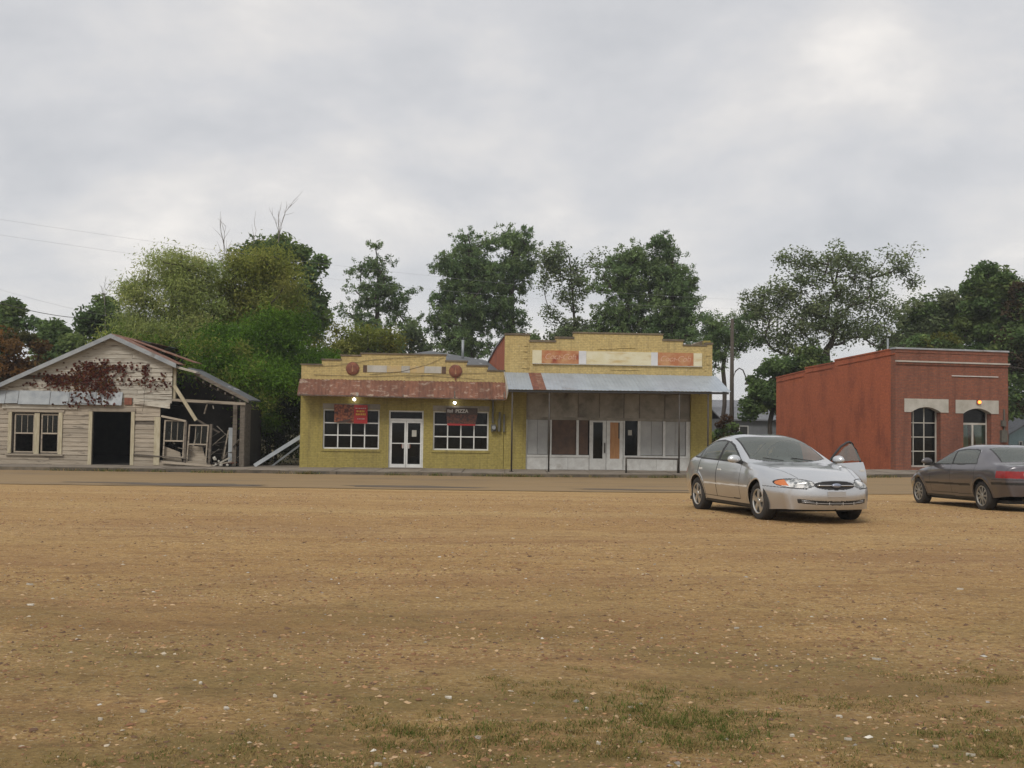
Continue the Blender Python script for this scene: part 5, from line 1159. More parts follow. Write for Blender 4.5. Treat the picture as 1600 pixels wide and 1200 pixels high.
# right
tree("small_pine", "small high-crowned pine over the gap between store and brick building", 1128, 74, [(1130, 520, 34, 26), (1165, 500, 26, 24), (1110, 505, 20, 16), (1120, 560, 28, 24), (1165, 535, 22, 20), (1100, 540, 16, 14)], 60, .62, 120, .2, PINE, 'needle', .16, GB, bias=.2)
tree("pecan_tree", "wide sparse pecan tree with dark spreading limbs behind the brick building", 1308, 74, [(1305, 410, 62, 28), (1250, 430, 45, 38), (1370, 420, 50, 34), (1415, 412, 24, 24), (1200, 460, 42, 26), (1300, 460, 70, 36), (1180, 475, 20, 26), (1240, 490, 55, 30), (1370, 480, 45, 34), (1220, 530, 42, 24), (1340, 520, 55, 22), (1425, 445, 16, 16), (1195, 505, 36, 30), (1250, 545, 48, 22), (1385, 525, 45, 26), (1285, 500, 60, 34), (1180, 520, 24, 24)], 340, .85, 78, .112, GREYG, 'broad', .24, GB, fill=.5, bias=.5, topfrac=.5, start=.3, ymul=.7)
tree("dark_shrub_tree", "round dark green tree beside the rear corner of the brick building", 1200, 68, [(1190, 610, 34, 30), (1215, 590, 30, 30), (1175, 640, 22, 18), (1225, 620, 26, 30), (1250, 570, 40, 24)], 80, .68, 250, .13, DARK, 'broad', .16, GB, start=.2)
tree("roadside_shrub", "low reddish-green shrub at the right end of the old store", 1138, 62, [(1135, 668, 17, 16), (1125, 690, 18, 16), (1150, 690, 14, 14)], 26, .35, 200, .08, DARK + [(0.09, 0.05, 0.025)], 'broad', .06, GB, start=.1, cat="bush")
tree("broadleaf_tree", "medium green tree with brownish top right of the pecan", 1465, 78, [(1465, 480, 40, 26), (1440, 505, 38, 30), (1490, 510, 45, 35), (1420, 535, 40, 24)], 80, .95, 240, .17, DARK + GREYG, 'broad', .28, GB)
tree("yellowing_tree", "yellowing bush just behind the brick building roof pipe", 1455, 70, [(1455, 540, 30, 18), (1480, 545, 25, 14)], 24, .7, 200, .13, YEL + DARK, 'broad', .14, GB)
tree("cedar_tree", "dark cedar with a flat ragged top over the brick building", 1545, 72, [(1545, 435, 34, 18), (1525, 455, 30, 18), (1570, 465, 34, 24), (1540, 500, 50, 35), (1560, 550, 55, 45), (1520, 555, 40, 35)], 140, .85, 250, .16, DARK, 'broad', .3, GB, fill=.45)
tree("dark_tree", "dark tall tree at the far edge right of the cedar, above the blue house", 1615, 70, [(1610, 480, 35, 40), (1600, 540, 40, 45), (1590, 610, 26, 45), (1630, 580, 50, 60), (1585, 640, 14, 22)], 110, .9, 250, .16, DARK + [(0.075, 0.055, 0.03)], 'broad', .3, GB)

# bare dead snags
def snag(name, label, px, py0, depth, ptop, seed, spread=.5, r0=.07, levels=3):
    rr = np.random.default_rng(seed); b = at(px, py0, depth); r = root(name, label, "dead tree", (b.x, depth, -0.6), 0)
    mb = MB(-0.6 + 0.6)
    ztop = at(px, ptop, depth).z + 0.6; zs = b.z + 0.6
    def br(p, d, ln, rad, lv):
        pts = [p]; q = p.copy(); dd = d.copy()
        for k in range(4):
            dd = unit((dd + rr.normal(0, .12, 3))[None])[0]; q = q + dd * ln / 4; pts.append(q.copy())
            if lv > 0 and k >= 1:
                for _ in range(1 + (rr.random() < .5)):
                    nd = unit((dd + rr.normal(0, spread, 3) + np.array([0, 0, .15]))[None])[0]; br(q.copy(), nd, ln * rr.uniform(.35, .6), rad * .55, lv - 1)
        mb.tube(pts, [rad * (1 - .16 * k) for k in range(5)], 5)
    mb.tube([(0, 0, 0), (0, 0, zs)], [r0 * 1.6, r0], 6)
    br(np.array([0, 0, zs]), np.array([0, 0, 1.]), (ztop - zs) * .95, r0, levels)
    mb.build("branches", 'bark_pale', r)
snag("bare_snag", "bare pale dead tree between the pale willow and the olive tree", 348, 490, 66, 385, 3, .45, .045, 2)
snag("bare_snag", "bare dead treetop sticking up above the dark tree behind the olive tree", 424, 420, 77, 340, 21, .28, .05, 2)
snag("bare_snag", "thin bare dead stem left of the tallest dead treetop", 390, 420, 77, 350, 12, .3, .035, 1)
snag("bare_snag", "bare twigs rising out of the dark tree left of the pale willow", 165, 490, 71, 450, 5, .4, .035, 2)

# far wood closing the view
def far_wood():
    n_ = 30000; x = (rng.random(n_) - .5) * 330; hmax = 4.2 + 4 * (vnoise(x * .07, x * 0 + 1, 41) + .5) + 1.5 * vnoise(x * .4, x * 0 + 3, 42)
    z = -0.6 + hmax * rng.random(n_) ** .7; y = 185 + rng.normal(0, 5, n_)
    c = np.stack([x, y, z], 1); d = unit(rng.normal(0, 1, (n_, 3))); l_ = rng.uniform(.4, .9, n_)
    P, F_ = quads(c, d, unit(np.cross(d, rng.normal(0, 1, (n_, 3)))), l_, l_ * .6)
    col = np.array([(0.05, 0.065, 0.035)]) * rng.uniform(.7, 1.4, (n_, 1))
    o = struct(link("far_wood", fast_mesh("far_wood", P, F_, np.repeat(col, 4, 0)), 'leaf'), "stuff"); o["label"] = "far line of dark trees along the horizon"
far_wood()

# ------------------------------------------------------------------ poles and wires
M['pole'] = pm("creosote_pole", (0.085, 0.068, 0.052), (0.055, 0.045, 0.035), 5, 0.95, stretch=(4, 4, .5))
def pole(px, depth, ztop, label, lamp=False, arm=True):
    b = at(px, 690, depth); r = root("utility_pole", label, "pole", (b.x, depth, -0.6))
    MB(0).tube([(0, 0, -.2), (0, 0, ztop + .6)], [.17, .11], 10).build("shaft", 'pole', r, True)
    if arm:
        MB(0).box(-1.1, 1.1, -.16, -.05, ztop - .1 + .6, ztop + .02 + .6).build("crossarm", 'pole', r)
        for u in (-.95, .95): MB(0).lathe([(.03, ztop + .62), (.05, ztop + .67), (.03, ztop + .75), (.0, ztop + .77)], 8, 'z', (u, -.1, 0)).build("insulator", 'meter', r, True)
    if lamp:
        s = depth / 1600; zl = at(px, 582, depth).z + .6
        pts = [(0.1, 0, zl - .3), (.25, 0, zl + .1), (.5, 0, zl + .3), (.75, 0, zl + .18), (.95, 0, zl - .3), (1.02, 0, zl - .62)]
        MB(0).tube(pts, .045, 6).build("lamp_arm", 'iron', r, True)
        MB(0).lathe([(.04, .1), (.12, .02), (.17, -.12), (.15, -.14), (0, -.14)], 12, 'z', (1.03, 0, zl - .68)).build("lamp_head", 'iron', r, True)
    return r
pole(-75, 50, 11.2, "wooden utility pole beyond the left end of the derelict house")
pole(1455, 97, 13.6, "tall wooden utility pole hidden behind the tree right of the pecan")
pole(1143, 70, 8.9, "dark utility pole with a curved lamp arm between store and brick building", True, False)
def cable(a, b, sag, rad, label, mat='iron'):
    a = Vector(a); b = Vector(b); pts = []
    for k in range(25):
        t = k / 24; p = a.lerp(b, t); p.z -= sag * 4 * t * (1 - t); pts.append(p - a)
    o = MB().tube(pts, rad, 5).build("overhead_wire", mat, loc=a); return tag(o, label, "wire", "overhead wires")
M['wire'] = pm("grey_wire", (0.42, 0.42, 0.43), (0.36, 0.36, 0.37), 3, 0.6)
A = at(-75, 690, 50); B = at(1455, 690, 97)
cable((A.x + .95, 49.9, 11.35), (B.x + .95, 96.9, 13.75), 1.5, .0045, "thin overhead wire, upper one of the pair crossing above the trees", 'wire')
cable((A.x - .95, 49.9, 10.85), (B.x - .95, 96.9, 13.2), 1.7, .0045, "thin overhead wire, lower one of the pair crossing above the trees", 'wire')
q = at(330, 515, 76); cable((A.x, 50, 8.35), (q.x, 76, q.z), 0.5, .005, "faint low wire sloping behind the dark trees at the left", 'wire')
q = at(150, 498, 72); cable((A.x, 49.9, 7.75), (q.x, 72, q.z), .35, .02, "thick dark cable running into the dark tree with bare twigs")
q2 = bpt(6.4, -.06, 4.75); cable(q2, (q2.x + 9, q2.y + 2, 4.9), .3, .02, "service cable leaving the brick building cornice")

# ------------------------------------------------------------------ thin humid air
def air():
    mt = bpy.data.materials.new("thin_haze"); mt.use_nodes = True; n = mt.node_tree.nodes; n.clear()
    o_ = n.new("ShaderNodeOutputMaterial"); v_ = n.new("ShaderNodeVolumePrincipled"); v_.inputs["Color"].default_value = (0.86, 0.89, 0.92, 1); v_.inputs["Density"].default_value = HAZE
    mt.node_tree.links.new(v_.outputs[0], o_.inputs["Volume"])
    o = struct(MB().box(-930, 930, -90, 1850, -1.7, 24).build("haze", mt), "stuff"); o["label"] = "thin pale haze in the air over the town"
HAZE = 0.0005
air()

# ================================================================== cars
def polydist(poly, x, z):
    """signed distance to a polygon, negative inside (vectorised)"""
    poly = np.array(poly, float); d2 = np.full(x.shape, 1e9); ins = np.zeros(x.shape, bool)
    for i in range(len(poly)):
        a = poly[i]; b = poly[(i + 1) % len(poly)]; e = b - a; t = np.clip(((x - a[0]) * e[0] + (z - a[1]) * e[1]) / (e @ e), 0, 1)
        d2 = np.minimum(d2, (x - a[0] - e[0] * t) ** 2 + (z - a[1] - e[1] * t) ** 2)
        c = ((a[1] > z) != (b[1] > z)); ins ^= c & (x < (b[0] - a[0]) * (z - a[1]) / (b[1] - a[1] + 1e-12) + a[0])
    d = np.sqrt(d2); return np.where(ins, -d, d)
def smooth1(a, k):
    w = np.hanning(k + 2)[1:-1]; w /= w.sum(); p = k // 2
    return np.convolve(np.concatenate([2 * a[0] - a[p:0:-1], a, 2 * a[-1] - a[-2:-p - 2:-1]]), w, 'valid')

def car_shell(S):
    """half-shell grid (station x section) from the key curves; returns P[side], pre-warp x and section parameter"""
    x0, x1 = S['rear'], S['front']; dx_ = 0.0125
    xs = np.arange(x0, x1 + 1e-6, dx_)
    K = []
    for nm in ('k0', 'k1', 'k2', 'k3', 'k4'):
        ky = smooth1(pchip(*S[nm + 'y'], xs), 13) if nm != 'k4' else np.zeros_like(xs); kz = smooth1(pchip(*S[nm + 'z'], xs), 13 if nm in ('k0', 'k1') else 9)
        K.append(np.stack([ky, kz], -1))
    K = np.array(K)
    ph = [2 * K[0] - K[1]] + list(K) + [K[3] * np.array([-1, 1])]
    m_ = 34; sec = []; sp = []
    for i in range(4):
        a, b, c, d = ph[i], ph[i + 1], ph[i + 2], ph[i + 3]
        for k in range(m_ + (1 if i == 3 else 0)):
            t = k / m_; sec.append(0.5 * ((2 * b) + (-a + c) * t + (2 * a - 5 * b + 4 * c - d) * t * t + (-a + 3 * b - 3 * c + d) * t ** 3)); sp.append(i + t)
    sec = np.array(sec).transpose(1, 0, 2); sp = np.array(sp)            # stations x section x (y,z)
    X = np.repeat(xs[:, None], sec.shape[1], 1); Y = sec[..., 0]; Z = sec[..., 1]
    def cap(i, sgn, r, al, bulge):
        zc = Z[i][0]; zt_ = Z[i].max(); ym = Y[i].max(); rows = []
        for ph_ in np.linspace(0, math.pi / 2, 12)[1:]:
            q = 1 - al * (1 - math.cos(ph_)); rows.append((np.full(Y.shape[1], xs[i] + sgn * r * math.sin(ph_)), Y[i] * q, zc + (Z[i] - zc) * q))
        for q in np.linspace(1 - al, 0.0, 42)[1:]:
            qq = q / (1 - al); yy, zz_ = Y[i] * q, zc + (Z[i] - zc) * q; rows.append((xs[i] + sgn * (r + bulge * (1 - qq ** 5) * np.sin(math.pi * np.clip((zz_ - zc) / (zt_ - zc), 0, 1)) ** .8), yy, zz_))
        return rows
    fr = cap(-1, 1, S['fr'][0], S['fr'][1], S['fr'][2]); re = cap(0, -1, S['rr'][0], S['rr'][1], S['rr'][2])[::-1]
    X = np.concatenate([[r[0] for r in re], X, [r[0] for r in fr]]); Y = np.concatenate([[r[1] for r in re], Y, [r[1] for r in fr]]); Z = np.concatenate([[r[2] for r in re], Z, [r[2] for r in fr]])
    # wheel arch edges
    for xa in S['axles']:
        dxx, dzz = X - xa, Z - S['wz']; rr = np.hypot(dxx, dzz); m = (np.abs(rr - S['arch']) < .011) & (sp[None] < 2) & (Y > .5)
        f = np.where(m, S['arch'] / np.maximum(rr, .01), 1); X = xa + dxx * f; Z = S['wz'] + dzz * f
        fl = np.clip(1 - np.abs(rr - S['arch'] - .03) / .06, 0, 1) * (sp[None] < 2) * (Y > .5) * (Z > .3); Y = Y + .012 * fl
    ss = lambda t: np.clip(t, 0, 1) ** 2 * (3 - 2 * np.clip(t, 0, 1))
    Xw = X - S['sweepf'] * (np.abs(Y) / .9) ** 2.4 * ss((X - S['sf0']) / (x1 - S['sf0'])) + S['sweepr'] * (np.abs(Y) / .9) ** 2.4 * ss((S['sr0'] - X) / (S['sr0'] - x0))
    return X, Xw, Y, Z, sp

def car(S, name, label, cat, loc, rot):
    r = root(name, label, cat, loc); r.rotation_euler = rot
    X, Xw, Y, Z, sp = car_shell(S); nr, nc = X.shape
    idx = np.arange(nr * nc).reshape(nr, nc)
    F_ = np.stack([idx[:-1, :-1], idx[:-1, 1:], idx[1:, 1:], idx[1:, :-1]], -1).reshape(-1, 4)
    fx = X.ravel()[F_].mean(1); fy = Y.ravel()[F_].mean(1); fz = Z.ravel()[F_].mean(1); fs = np.repeat(sp[None], nr, 0).ravel()[F_].mean(1)
    fxw = Xw.ravel()[F_].mean(1)
    side = (fy > .42) & (fs < 3.02)
    gone = np.zeros(len(F_), bool)
    for xa in S['axles']: gone |= (np.hypot(fx - xa, fz - S['wz']) < S['arch'] - .002) & (fs < 2) & (fy > .5)
    reg = np.full(len(F_), 'body', dtype='<U20')
    # glass
    dw = polydist(S['dlo'], fx, fz); sidew = side & (fs > 1.5)
    reg[sidew & (dw < .0)] = 'window_trim'
    ing = sidew & (dw < -.028)
    for xb, xt, w in S['pillars']:
        xc = xb + (xt - xb) * np.clip((fz - .95) / .35, 0, 1); ing &= np.abs(fx - xc) > w
    bp = S['pillars'][0]; xc = bp[0] + (bp[1] - bp[0]) * np.clip((fz - .95) / .35, 0, 1)
    reg[ing & (fx > xc)] = 'front_window'; reg[ing & (fx <= xc)] = 'rear_window'
    k3y = pchip(*S['k3y'], fx)
    def screen(xa, xb, tag_, bow, mg):
        lo, hi = min(xa, xb), max(xa, xb)
        f = (fs > 2.85) & (fx > lo - .3) & (fx < hi + .3)
        u = (np.abs(fy) / .65) ** 2 * bow
        d = np.minimum(np.minimum(fx - (lo - u * S['bowlo'][tag_]), (hi - u * S['bowhi'][tag_]) - fx), (k3y - mg) - np.abs(fy))
        reg[f & (d > -.018)] = 'window_trim'; reg[f & (d > 0.0)] = tag_
    screen(*S['wind'], 'windshield', S['wbow'], .035); screen(*S['back'], 'rear_screen', S['bbow'], .05)
    # door panels and shut lines
    df, dm_, drr, zs_ = S['door_f'], S['door_m'], S['door_r'], S['sill']
    archr = np.hypot(fx - S['axles'][1], fz - S['wz'])
    zone = side & (fs < 2.0) & (fz > zs_) & (reg == 'body')
    # door skin runs to the window line
    zone = side & (fz > zs_) & (fz < pchip(*S['k2z'], fx) + .02) & (reg == 'body')
    fd = zone & (fx < df) & (fx > dm_); rd = zone & (fx <= dm_) & (fx > drr) & (archr > S['arch'] + .05)
    reg[fd] = 'front_door'; reg[rd] = 'rear_door'
    g = .0065
    seam = side & (fz > zs_ - .01) & (fz < pchip(*S['k2z'], fx) + .02) & ((np.abs(fx - df) < g) | (np.abs(fx - dm_) < g) | ((np.abs(fx - drr) < g) & (archr > S['arch'] + .05)) | ((np.abs(fz - zs_) < g) & (fx < df) & (fx > drr)) | ((np.abs(archr - S['arch'] - .05) < g) & (fx > S['axles'][1]) & (fz > zs_)))
    seam &= np.isin(reg, ['body', 'front_door', 'rear_door'])
    reg[seam] = 'shut_line'
    if 'hood_y' in S:
        hy = np.interp(fx, *S['hood_y']); hl = (fx > S['hood_x'][0]) & (fx < S['hood_x'][1]) & (fs > 1.9) & (np.abs(fy - hy) < .006); reg[hl & (reg == 'body')] = 'shut_line'
    for nm, fn in S['marks']:
        m = fn(fx, fxw, fy, fz, fs) & ~np.isin(reg, ['windshield', 'rear_screen'])
        reg[m] = nm
    reg[(fz < S['rocker']) & (fs < 1) & (fx < 1.75) & (fx > -1.9) & (reg == 'body')] = 'rocker'
    reg[gone] = 'gone'
    V0 = np.stack([Xw.ravel(), Y.ravel(), Z.ravel()], -1)
    def part(sel, sgn, nm, mat, parent=r, both=False):
        fs_ = F_[sel]
        if not len(fs_): return None
        us, inv = np.unique(fs_, return_inverse=True); V = V0[us].copy(); f = inv.reshape(-1, 4)
        if both:
            V2 = V * np.array([1, -1, 1]); f2 = f[:, ::-1] + len(V); V = np.concatenate([V, V2]); f = np.concatenate([f, f2])
            # weld the centre line
            key = np.round(V * 20000).astype(np.int64); _, first, inv2 = np.unique(key, axis=0, return_index=True, return_inverse=True); V = V[first]; f = inv2.reshape(-1)[f]
            ok = np.array([len(set(q)) == 4 for q in f]); f = f[ok]
        elif sgn < 0: V = V * np.array([1, -1, 1]); f = f[:, ::-1]
        me = fast_mesh(nm, V, f, smooth=True); me.validate(); return link(nm, me, mat, parent)
    mats = S['mats']
    part(reg == 'body', 1, "body", mats['paint'], both=True)
    for nm, mt, bo in (('window_trim', 'car_black', 1), ('windshield', 'car_glass', 1), ('rear_screen', 'car_glass', 1), ('shut_line', 'car_black', 1), ): part(reg == nm, 1, nm, mt, both=True)
    for sgn in (1, -1): part(reg == 'rocker', sgn, 'rocker', 'car_black')
    doors = {}
    for sgn in (1, -1):
        for nm, wn in (('front_door', 'front_window'), ('rear_door', 'rear_window')):
            d = part(reg == nm, sgn, "door", mats['paint']); part(reg == wn, sgn, "window", 'car_glass', d); doors[(nm, sgn)] = d
    for nm, _ in S['marks']:
        for sgn in (1, -1): part(reg == nm, sgn, nm.rstrip('0123456789'), S['markmat'][nm])
    # floor pan, wells, wheels
    MB().box(S['rear'] + .25, S['front'] - .55, -.70, .70, .17, .24).build("floor_pan", 'car_black', r)
    for xa in S['axles']:
        for sgn in (1, -1):
            mb = MB(); vs = []; fs2 = []; n_ = 18
            for k in range(n_ + 1):
                a = math.pi * (-.03 + 1.06 * k / n_); c_, s_ = math.cos(a) * (S['arch'] + .004), math.sin(a) * (S['arch'] + .004)
                vs += [(xa + c_, sgn * .50, S['wz'] + s_), (xa + c_, sgn * (S['ywheel'] + .03), S['wz'] + s_)]
            for k in range(n_): fs2.append((2 * k, 2 * k + 1, 2 * k + 3, 2 * k + 2))
            o_ = len(vs); fs2.append(tuple(2 * k for k in range(n_ + 1))); mb.add(vs, fs2).build("wheel_well", 'car_black', r)
            wheel(r, xa, sgn, S)
    return r, doors

def wheel(r, xa, sgn, S):
    R_, rim, w = S['wr'], S['rim'], S['ww']; yc = sgn * S['ywheel']; ax = 'y'
    o = -sgn      # lathe profile runs along y; outside face at +sgn
    hub = MB().lathe([(rim * .96, -w * .32), (rim * .96, w * .1), (rim * .5, w * .12), (0, w * .12)] if sgn > 0 else [(rim * .96, w * .32), (rim * .96, -w * .1), (rim * .5, -w * .12), (0, -w * .12)], 24, ax).build("wheel", 'car_black', r, True, (xa, yc, S['wz']))
    prof = [(rim, -w * .42), (rim * 1.06, -w * .5), (R_ * .93, -w * .5), (R_ * .985, -w * .42), (R_, -w * .28), (R_, w * .28), (R_ * .985, w * .42), (R_ * .93, w * .5), (rim * 1.06, w * .5), (rim, w * .42)]
    MB().lathe(prof, 36, ax).build("tyre", 'tyre', hub, True)
    mb = MB(); f = sgn * w * .5
    mb.lathe([(rim * 1.03, f * .80), (rim * 1.05, f * 1.01), (rim * .99, f * 1.03), (rim * .93, f * .90), (rim * .93, f * .3)], 36, ax)
    ns = S['spokes']
    for k in range(ns):
        a = 2 * math.pi * k / ns + .3; ca, sa = math.cos(a), math.sin(a); pr = []
        for rad, hw, dep in ((rim * .16, S['spw'] * .85, f * .92), (rim * .55, S['spw'] * .8, f * .96), (rim * .96, S['spw'] * 1.15, f * .90)):
            pr.append([(rad * ca - hw * sa, dep, rad * sa + hw * ca), (rad * ca + hw * sa, dep, rad * sa - hw * ca), (rad * ca + hw * sa, dep - f * .25, rad * sa - hw * ca), (rad * ca - hw * sa, dep - f * .25, rad * sa + hw * ca)])
        for a_, b_ in zip(pr[:-1], pr[1:]): mb.hexa(a_ + b_)
    mb.lathe([(rim * .27, f * .6), (rim * .27, f * .97), (rim * .2, f * 1.03), (0, f * 1.05)], 20, ax)
    mb.build("rim", S['mats']['rim'], hub)

def paint(name, base, metal, rough, coat=1.0, dust_sheen=1.0):
    mt, n, l, b = _new(name); b.inputs["Metallic"].default_value = metal; b.inputs["Roughness"].default_value = rough
    b.inputs["Coat Weight"].default_value = coat; b.inputs["Coat Roughness"].default_value = .05
    tc = n.new("ShaderNodeTexCoord"); t = n.new("ShaderNodeTexNoise"); t.inputs["Scale"].default_value = 1.4; t.inputs["Detail"].default_value = 5; l.new(tc.outputs["Object"], t.inputs["Vector"])
    sp_ = n.new("ShaderNodeSeparateXYZ"); l.new(tc.outputs["Object"], sp_.inputs[0])
    mr = n.new("ShaderNodeMapRange"); mr.inputs[1].default_value = .75; mr.inputs[2].default_value = .2; mr.inputs[4].default_value = dust_sheen; l.new(sp_.outputs[2], mr.inputs[0])
    mm = n.new("ShaderNodeMath"); mm.operation = 'MULTIPLY'; l.new(mr.outputs[0], mm.inputs[0]); l.new(t.outputs[0], mm.inputs[1])
    mx = n.new("ShaderNodeMix"); mx.data_type = 'RGBA'; l.new(mm.outputs[0], mx.inputs[0]); mx.inputs[6].default_value = c4(base); mx.inputs[7].default_value = (0.30, 0.22, 0.14, 1)
    l.new(mx.outputs[2], b.inputs["Base Color"]); return mt     # road dust on the lower panels
M['silver'] = paint("silver_paint", (0.56, 0.575, 0.59), .75, .28, dust_sheen=.5)
M['silver_clean'] = paint("clean_silver_paint", (0.56, 0.575, 0.59), .6, .35, dust_sheen=0.0)
M['charcoal_clean'] = paint("clean_charcoal_paint", (0.105, 0.098, 0.10), .5, .35, dust_sheen=0.0)
M['charcoal'] = paint("charcoal_paint", (0.105, 0.097, 0.108), .55, .33, dust_sheen=.12)
M['car_black'] = pm("black_plastic", (0.012, 0.012, 0.012), (0.018, 0.017, 0.016), 8, 0.5)
M['tyre'] = pm("tyre_rubber", (0.018, 0.017, 0.016), (0.035, 0.03, 0.025), 5, 0.85)
M['alloy'] = pm("alloy_rim", (0.62, 0.61, 0.58), (0.5, 0.49, 0.46), 6, 0.28, metal=0.85)
M['dull_alloy'] = pm("dull_alloy", (0.40, 0.385, 0.35), (0.3, 0.29, 0.26), 6, 0.4, metal=0.7)
M['chrome'] = pm("chrome", (0.7, 0.7, 0.7), (0.65, 0.65, 0.66), 6, 0.12, metal=1.0)
M['lens'] = pm("headlamp_lens", (0.80, 0.80, 0.78), (0.16, 0.17, 0.17), 9, 0.12, metal=0.3, coat=1.0, stretch=(1, 1, 1), lo=.42, hi=.58)
M['amber'] = pm("amber_lens", (0.62, 0.17, 0.03), (0.5, 0.13, 0.025), 12, 0.15, coat=1.0)
M['redlens'] = pm("red_lens", (0.30, 0.008, 0.008), (0.20, 0.006, 0.006), 12, 0.3, coat=.2)
M['clearlens'] = pm("clear_lens", (0.6, 0.5, 0.48), (0.5, 0.4, 0.4), 12, 0.18, coat=1.0)
M['car_glass'] = glass_mat("car_glass", (0.55, 0.63, 0.59), .02, .03, .26, 1.0)
M['seat'] = pm("grey_seat_cloth", (0.13, 0.13, 0.13), (0.10, 0.10, 0.10), 12, 0.9)
M['dash'] = pm("dark_dash", (0.035, 0.035, 0.037), (0.05, 0.05, 0.05), 6, 0.7)
M['emblem'] = pm("grey_oval_emblem", (0.25, 0.28, 0.36), (0.3, 0.32, 0.38), 6, 0.3, metal=.5)

def interior(r, dashx, seatx, rearx, wheel_y):
    MB().hexa([(dashx - .35, -.66, .45), (dashx, -.66, .45), (dashx, .66, .45), (dashx - .35, .66, .45), (dashx - .25, -.66, .89), (dashx + .12, -.66, .92), (dashx + .12, .66, .92), (dashx - .25, .66, .89)]).build("dashboard", 'dash', r)
    for y in (-.36, .36):
        s = MB().hexa([(seatx - .25, y - .24, .28), (seatx + .28, y - .24, .30), (seatx + .28, y + .24, .30), (seatx - .25, y + .24, .28), (seatx - .28, y - .25, .52), (seatx + .28, y - .25, .54), (seatx + .28, y + .25, .54), (seatx - .28, y + .25, .52)]).build("seat", 'seat', r)
        MB().hexa([(seatx - .30, y - .23, .5), (seatx - .14, y - .23, .5), (seatx - .14, y + .23, .5), (seatx - .30, y + .23, .5), (seatx - .50, y - .17, 1.06), (seatx - .40, y - .17, 1.06), (seatx - .40, y + .17, 1.06), (seatx - .50, y + .17, 1.06)]).build("backrest", 'seat', s)
        MB().hexa([(seatx - .52, y - .12, 1.08), (seatx - .42, y - .12, 1.08), (seatx - .42, y + .12, 1.08), (seatx - .52, y + .12, 1.08), (seatx - .55, y - .11, 1.23), (seatx - .46, y - .11, 1.23), (seatx - .46, y + .11, 1.23), (seatx - .55, y + .11, 1.23)]).build("headrest", 'seat', s)
    s = MB().box(rearx - .2, rearx + .3, -.6, .6, .28, .52).build("rear_bench", 'seat', r)
    MB().hexa([(rearx - .3, -.6, .5), (rearx - .12, -.6, .5), (rearx - .12, .6, .5), (rearx - .3, .6, .5), (rearx - .48, -.55, 1.0), (rearx - .38, -.55, 1.0), (rearx - .38, .55, 1.0), (rearx - .48, .55, 1.0)]).build("backrest", 'seat', s)
    MB().box(rearx - 1.0, rearx - .47, -.58, .58, .93, .955).build("parcel_shelf", 'dash', r)
    pts = [(dashx - .42 - .05 * math.sin(a), wheel_y + .18 * math.cos(a), .84 + .17 * math.sin(a)) for a in np.linspace(0, 2 * math.pi, 19)]
    MB().tube(pts, .016, 6).build("steering_wheel", 'dash', r, True)

def mirror(parent, x, y, z, mat):
    sg_ = 1 if y > 0 else -1
    prof = [(0.0, -.13), (.05, -.12), (.075, -.06), (.085, 0), (.075, .07), (.045, .12), (0.0, .13)]
    bm = bmesh.new(); bmesh.ops.create_uvsphere(bm, u_segments=18, v_segments=12, radius=1)
    for v in bm.verts:
        v.co = Vector((v.co.x * (.075 if v.co.x > 0 else .03), v.co.y * .125, v.co.z * (.085 if v.co.z > 0 else .06)))
    me = bpy.data.meshes.new("mirror"); bm.to_mesh(me); bm.free(); me.polygons.foreach_set("use_smooth", [True] * len(me.polygons))
    o = link("mirror", me, mat, parent, (x, y + sg_ * .13, z + .06))
    MB().hexa([(x - .06, y - sg_ * .05, z - .03), (x + .05, y - sg_ * .05, z - .03), (x + .03, y + sg_ * .1, z), (x - .03, y + sg_ * .1, z), (x - .06, y - sg_ * .05, z + .03), (x + .05, y - sg_ * .05, z + .03), (x + .03, y + sg_ * .1, z + .03), (x - .03, y + sg_ * .1, z + .03)]).build("mirror_arm", 'car_black', parent)
    return o
def handle(parent, x, y, z, mat, w=.17):
    MB().hexa([(x - w / 2, y - .012, z - .018), (x + w / 2, y - .012, z - .018), (x + w / 2, y + .012, z - .018), (x - w / 2, y + .012, z - .018), (x - w / 2, y - .010, z + .016), (x + w / 2, y - .010, z + .016), (x + w / 2, y + .010, z + .016), (x - w / 2, y + .010, z + .016)]).build("handle", mat, parent)

def ell(fy, fz, cy, cz, ry, rz, p=2.0): return (np.abs((fy - cy) / ry) ** p + np.abs((fz - cz) / rz) ** p) < 1
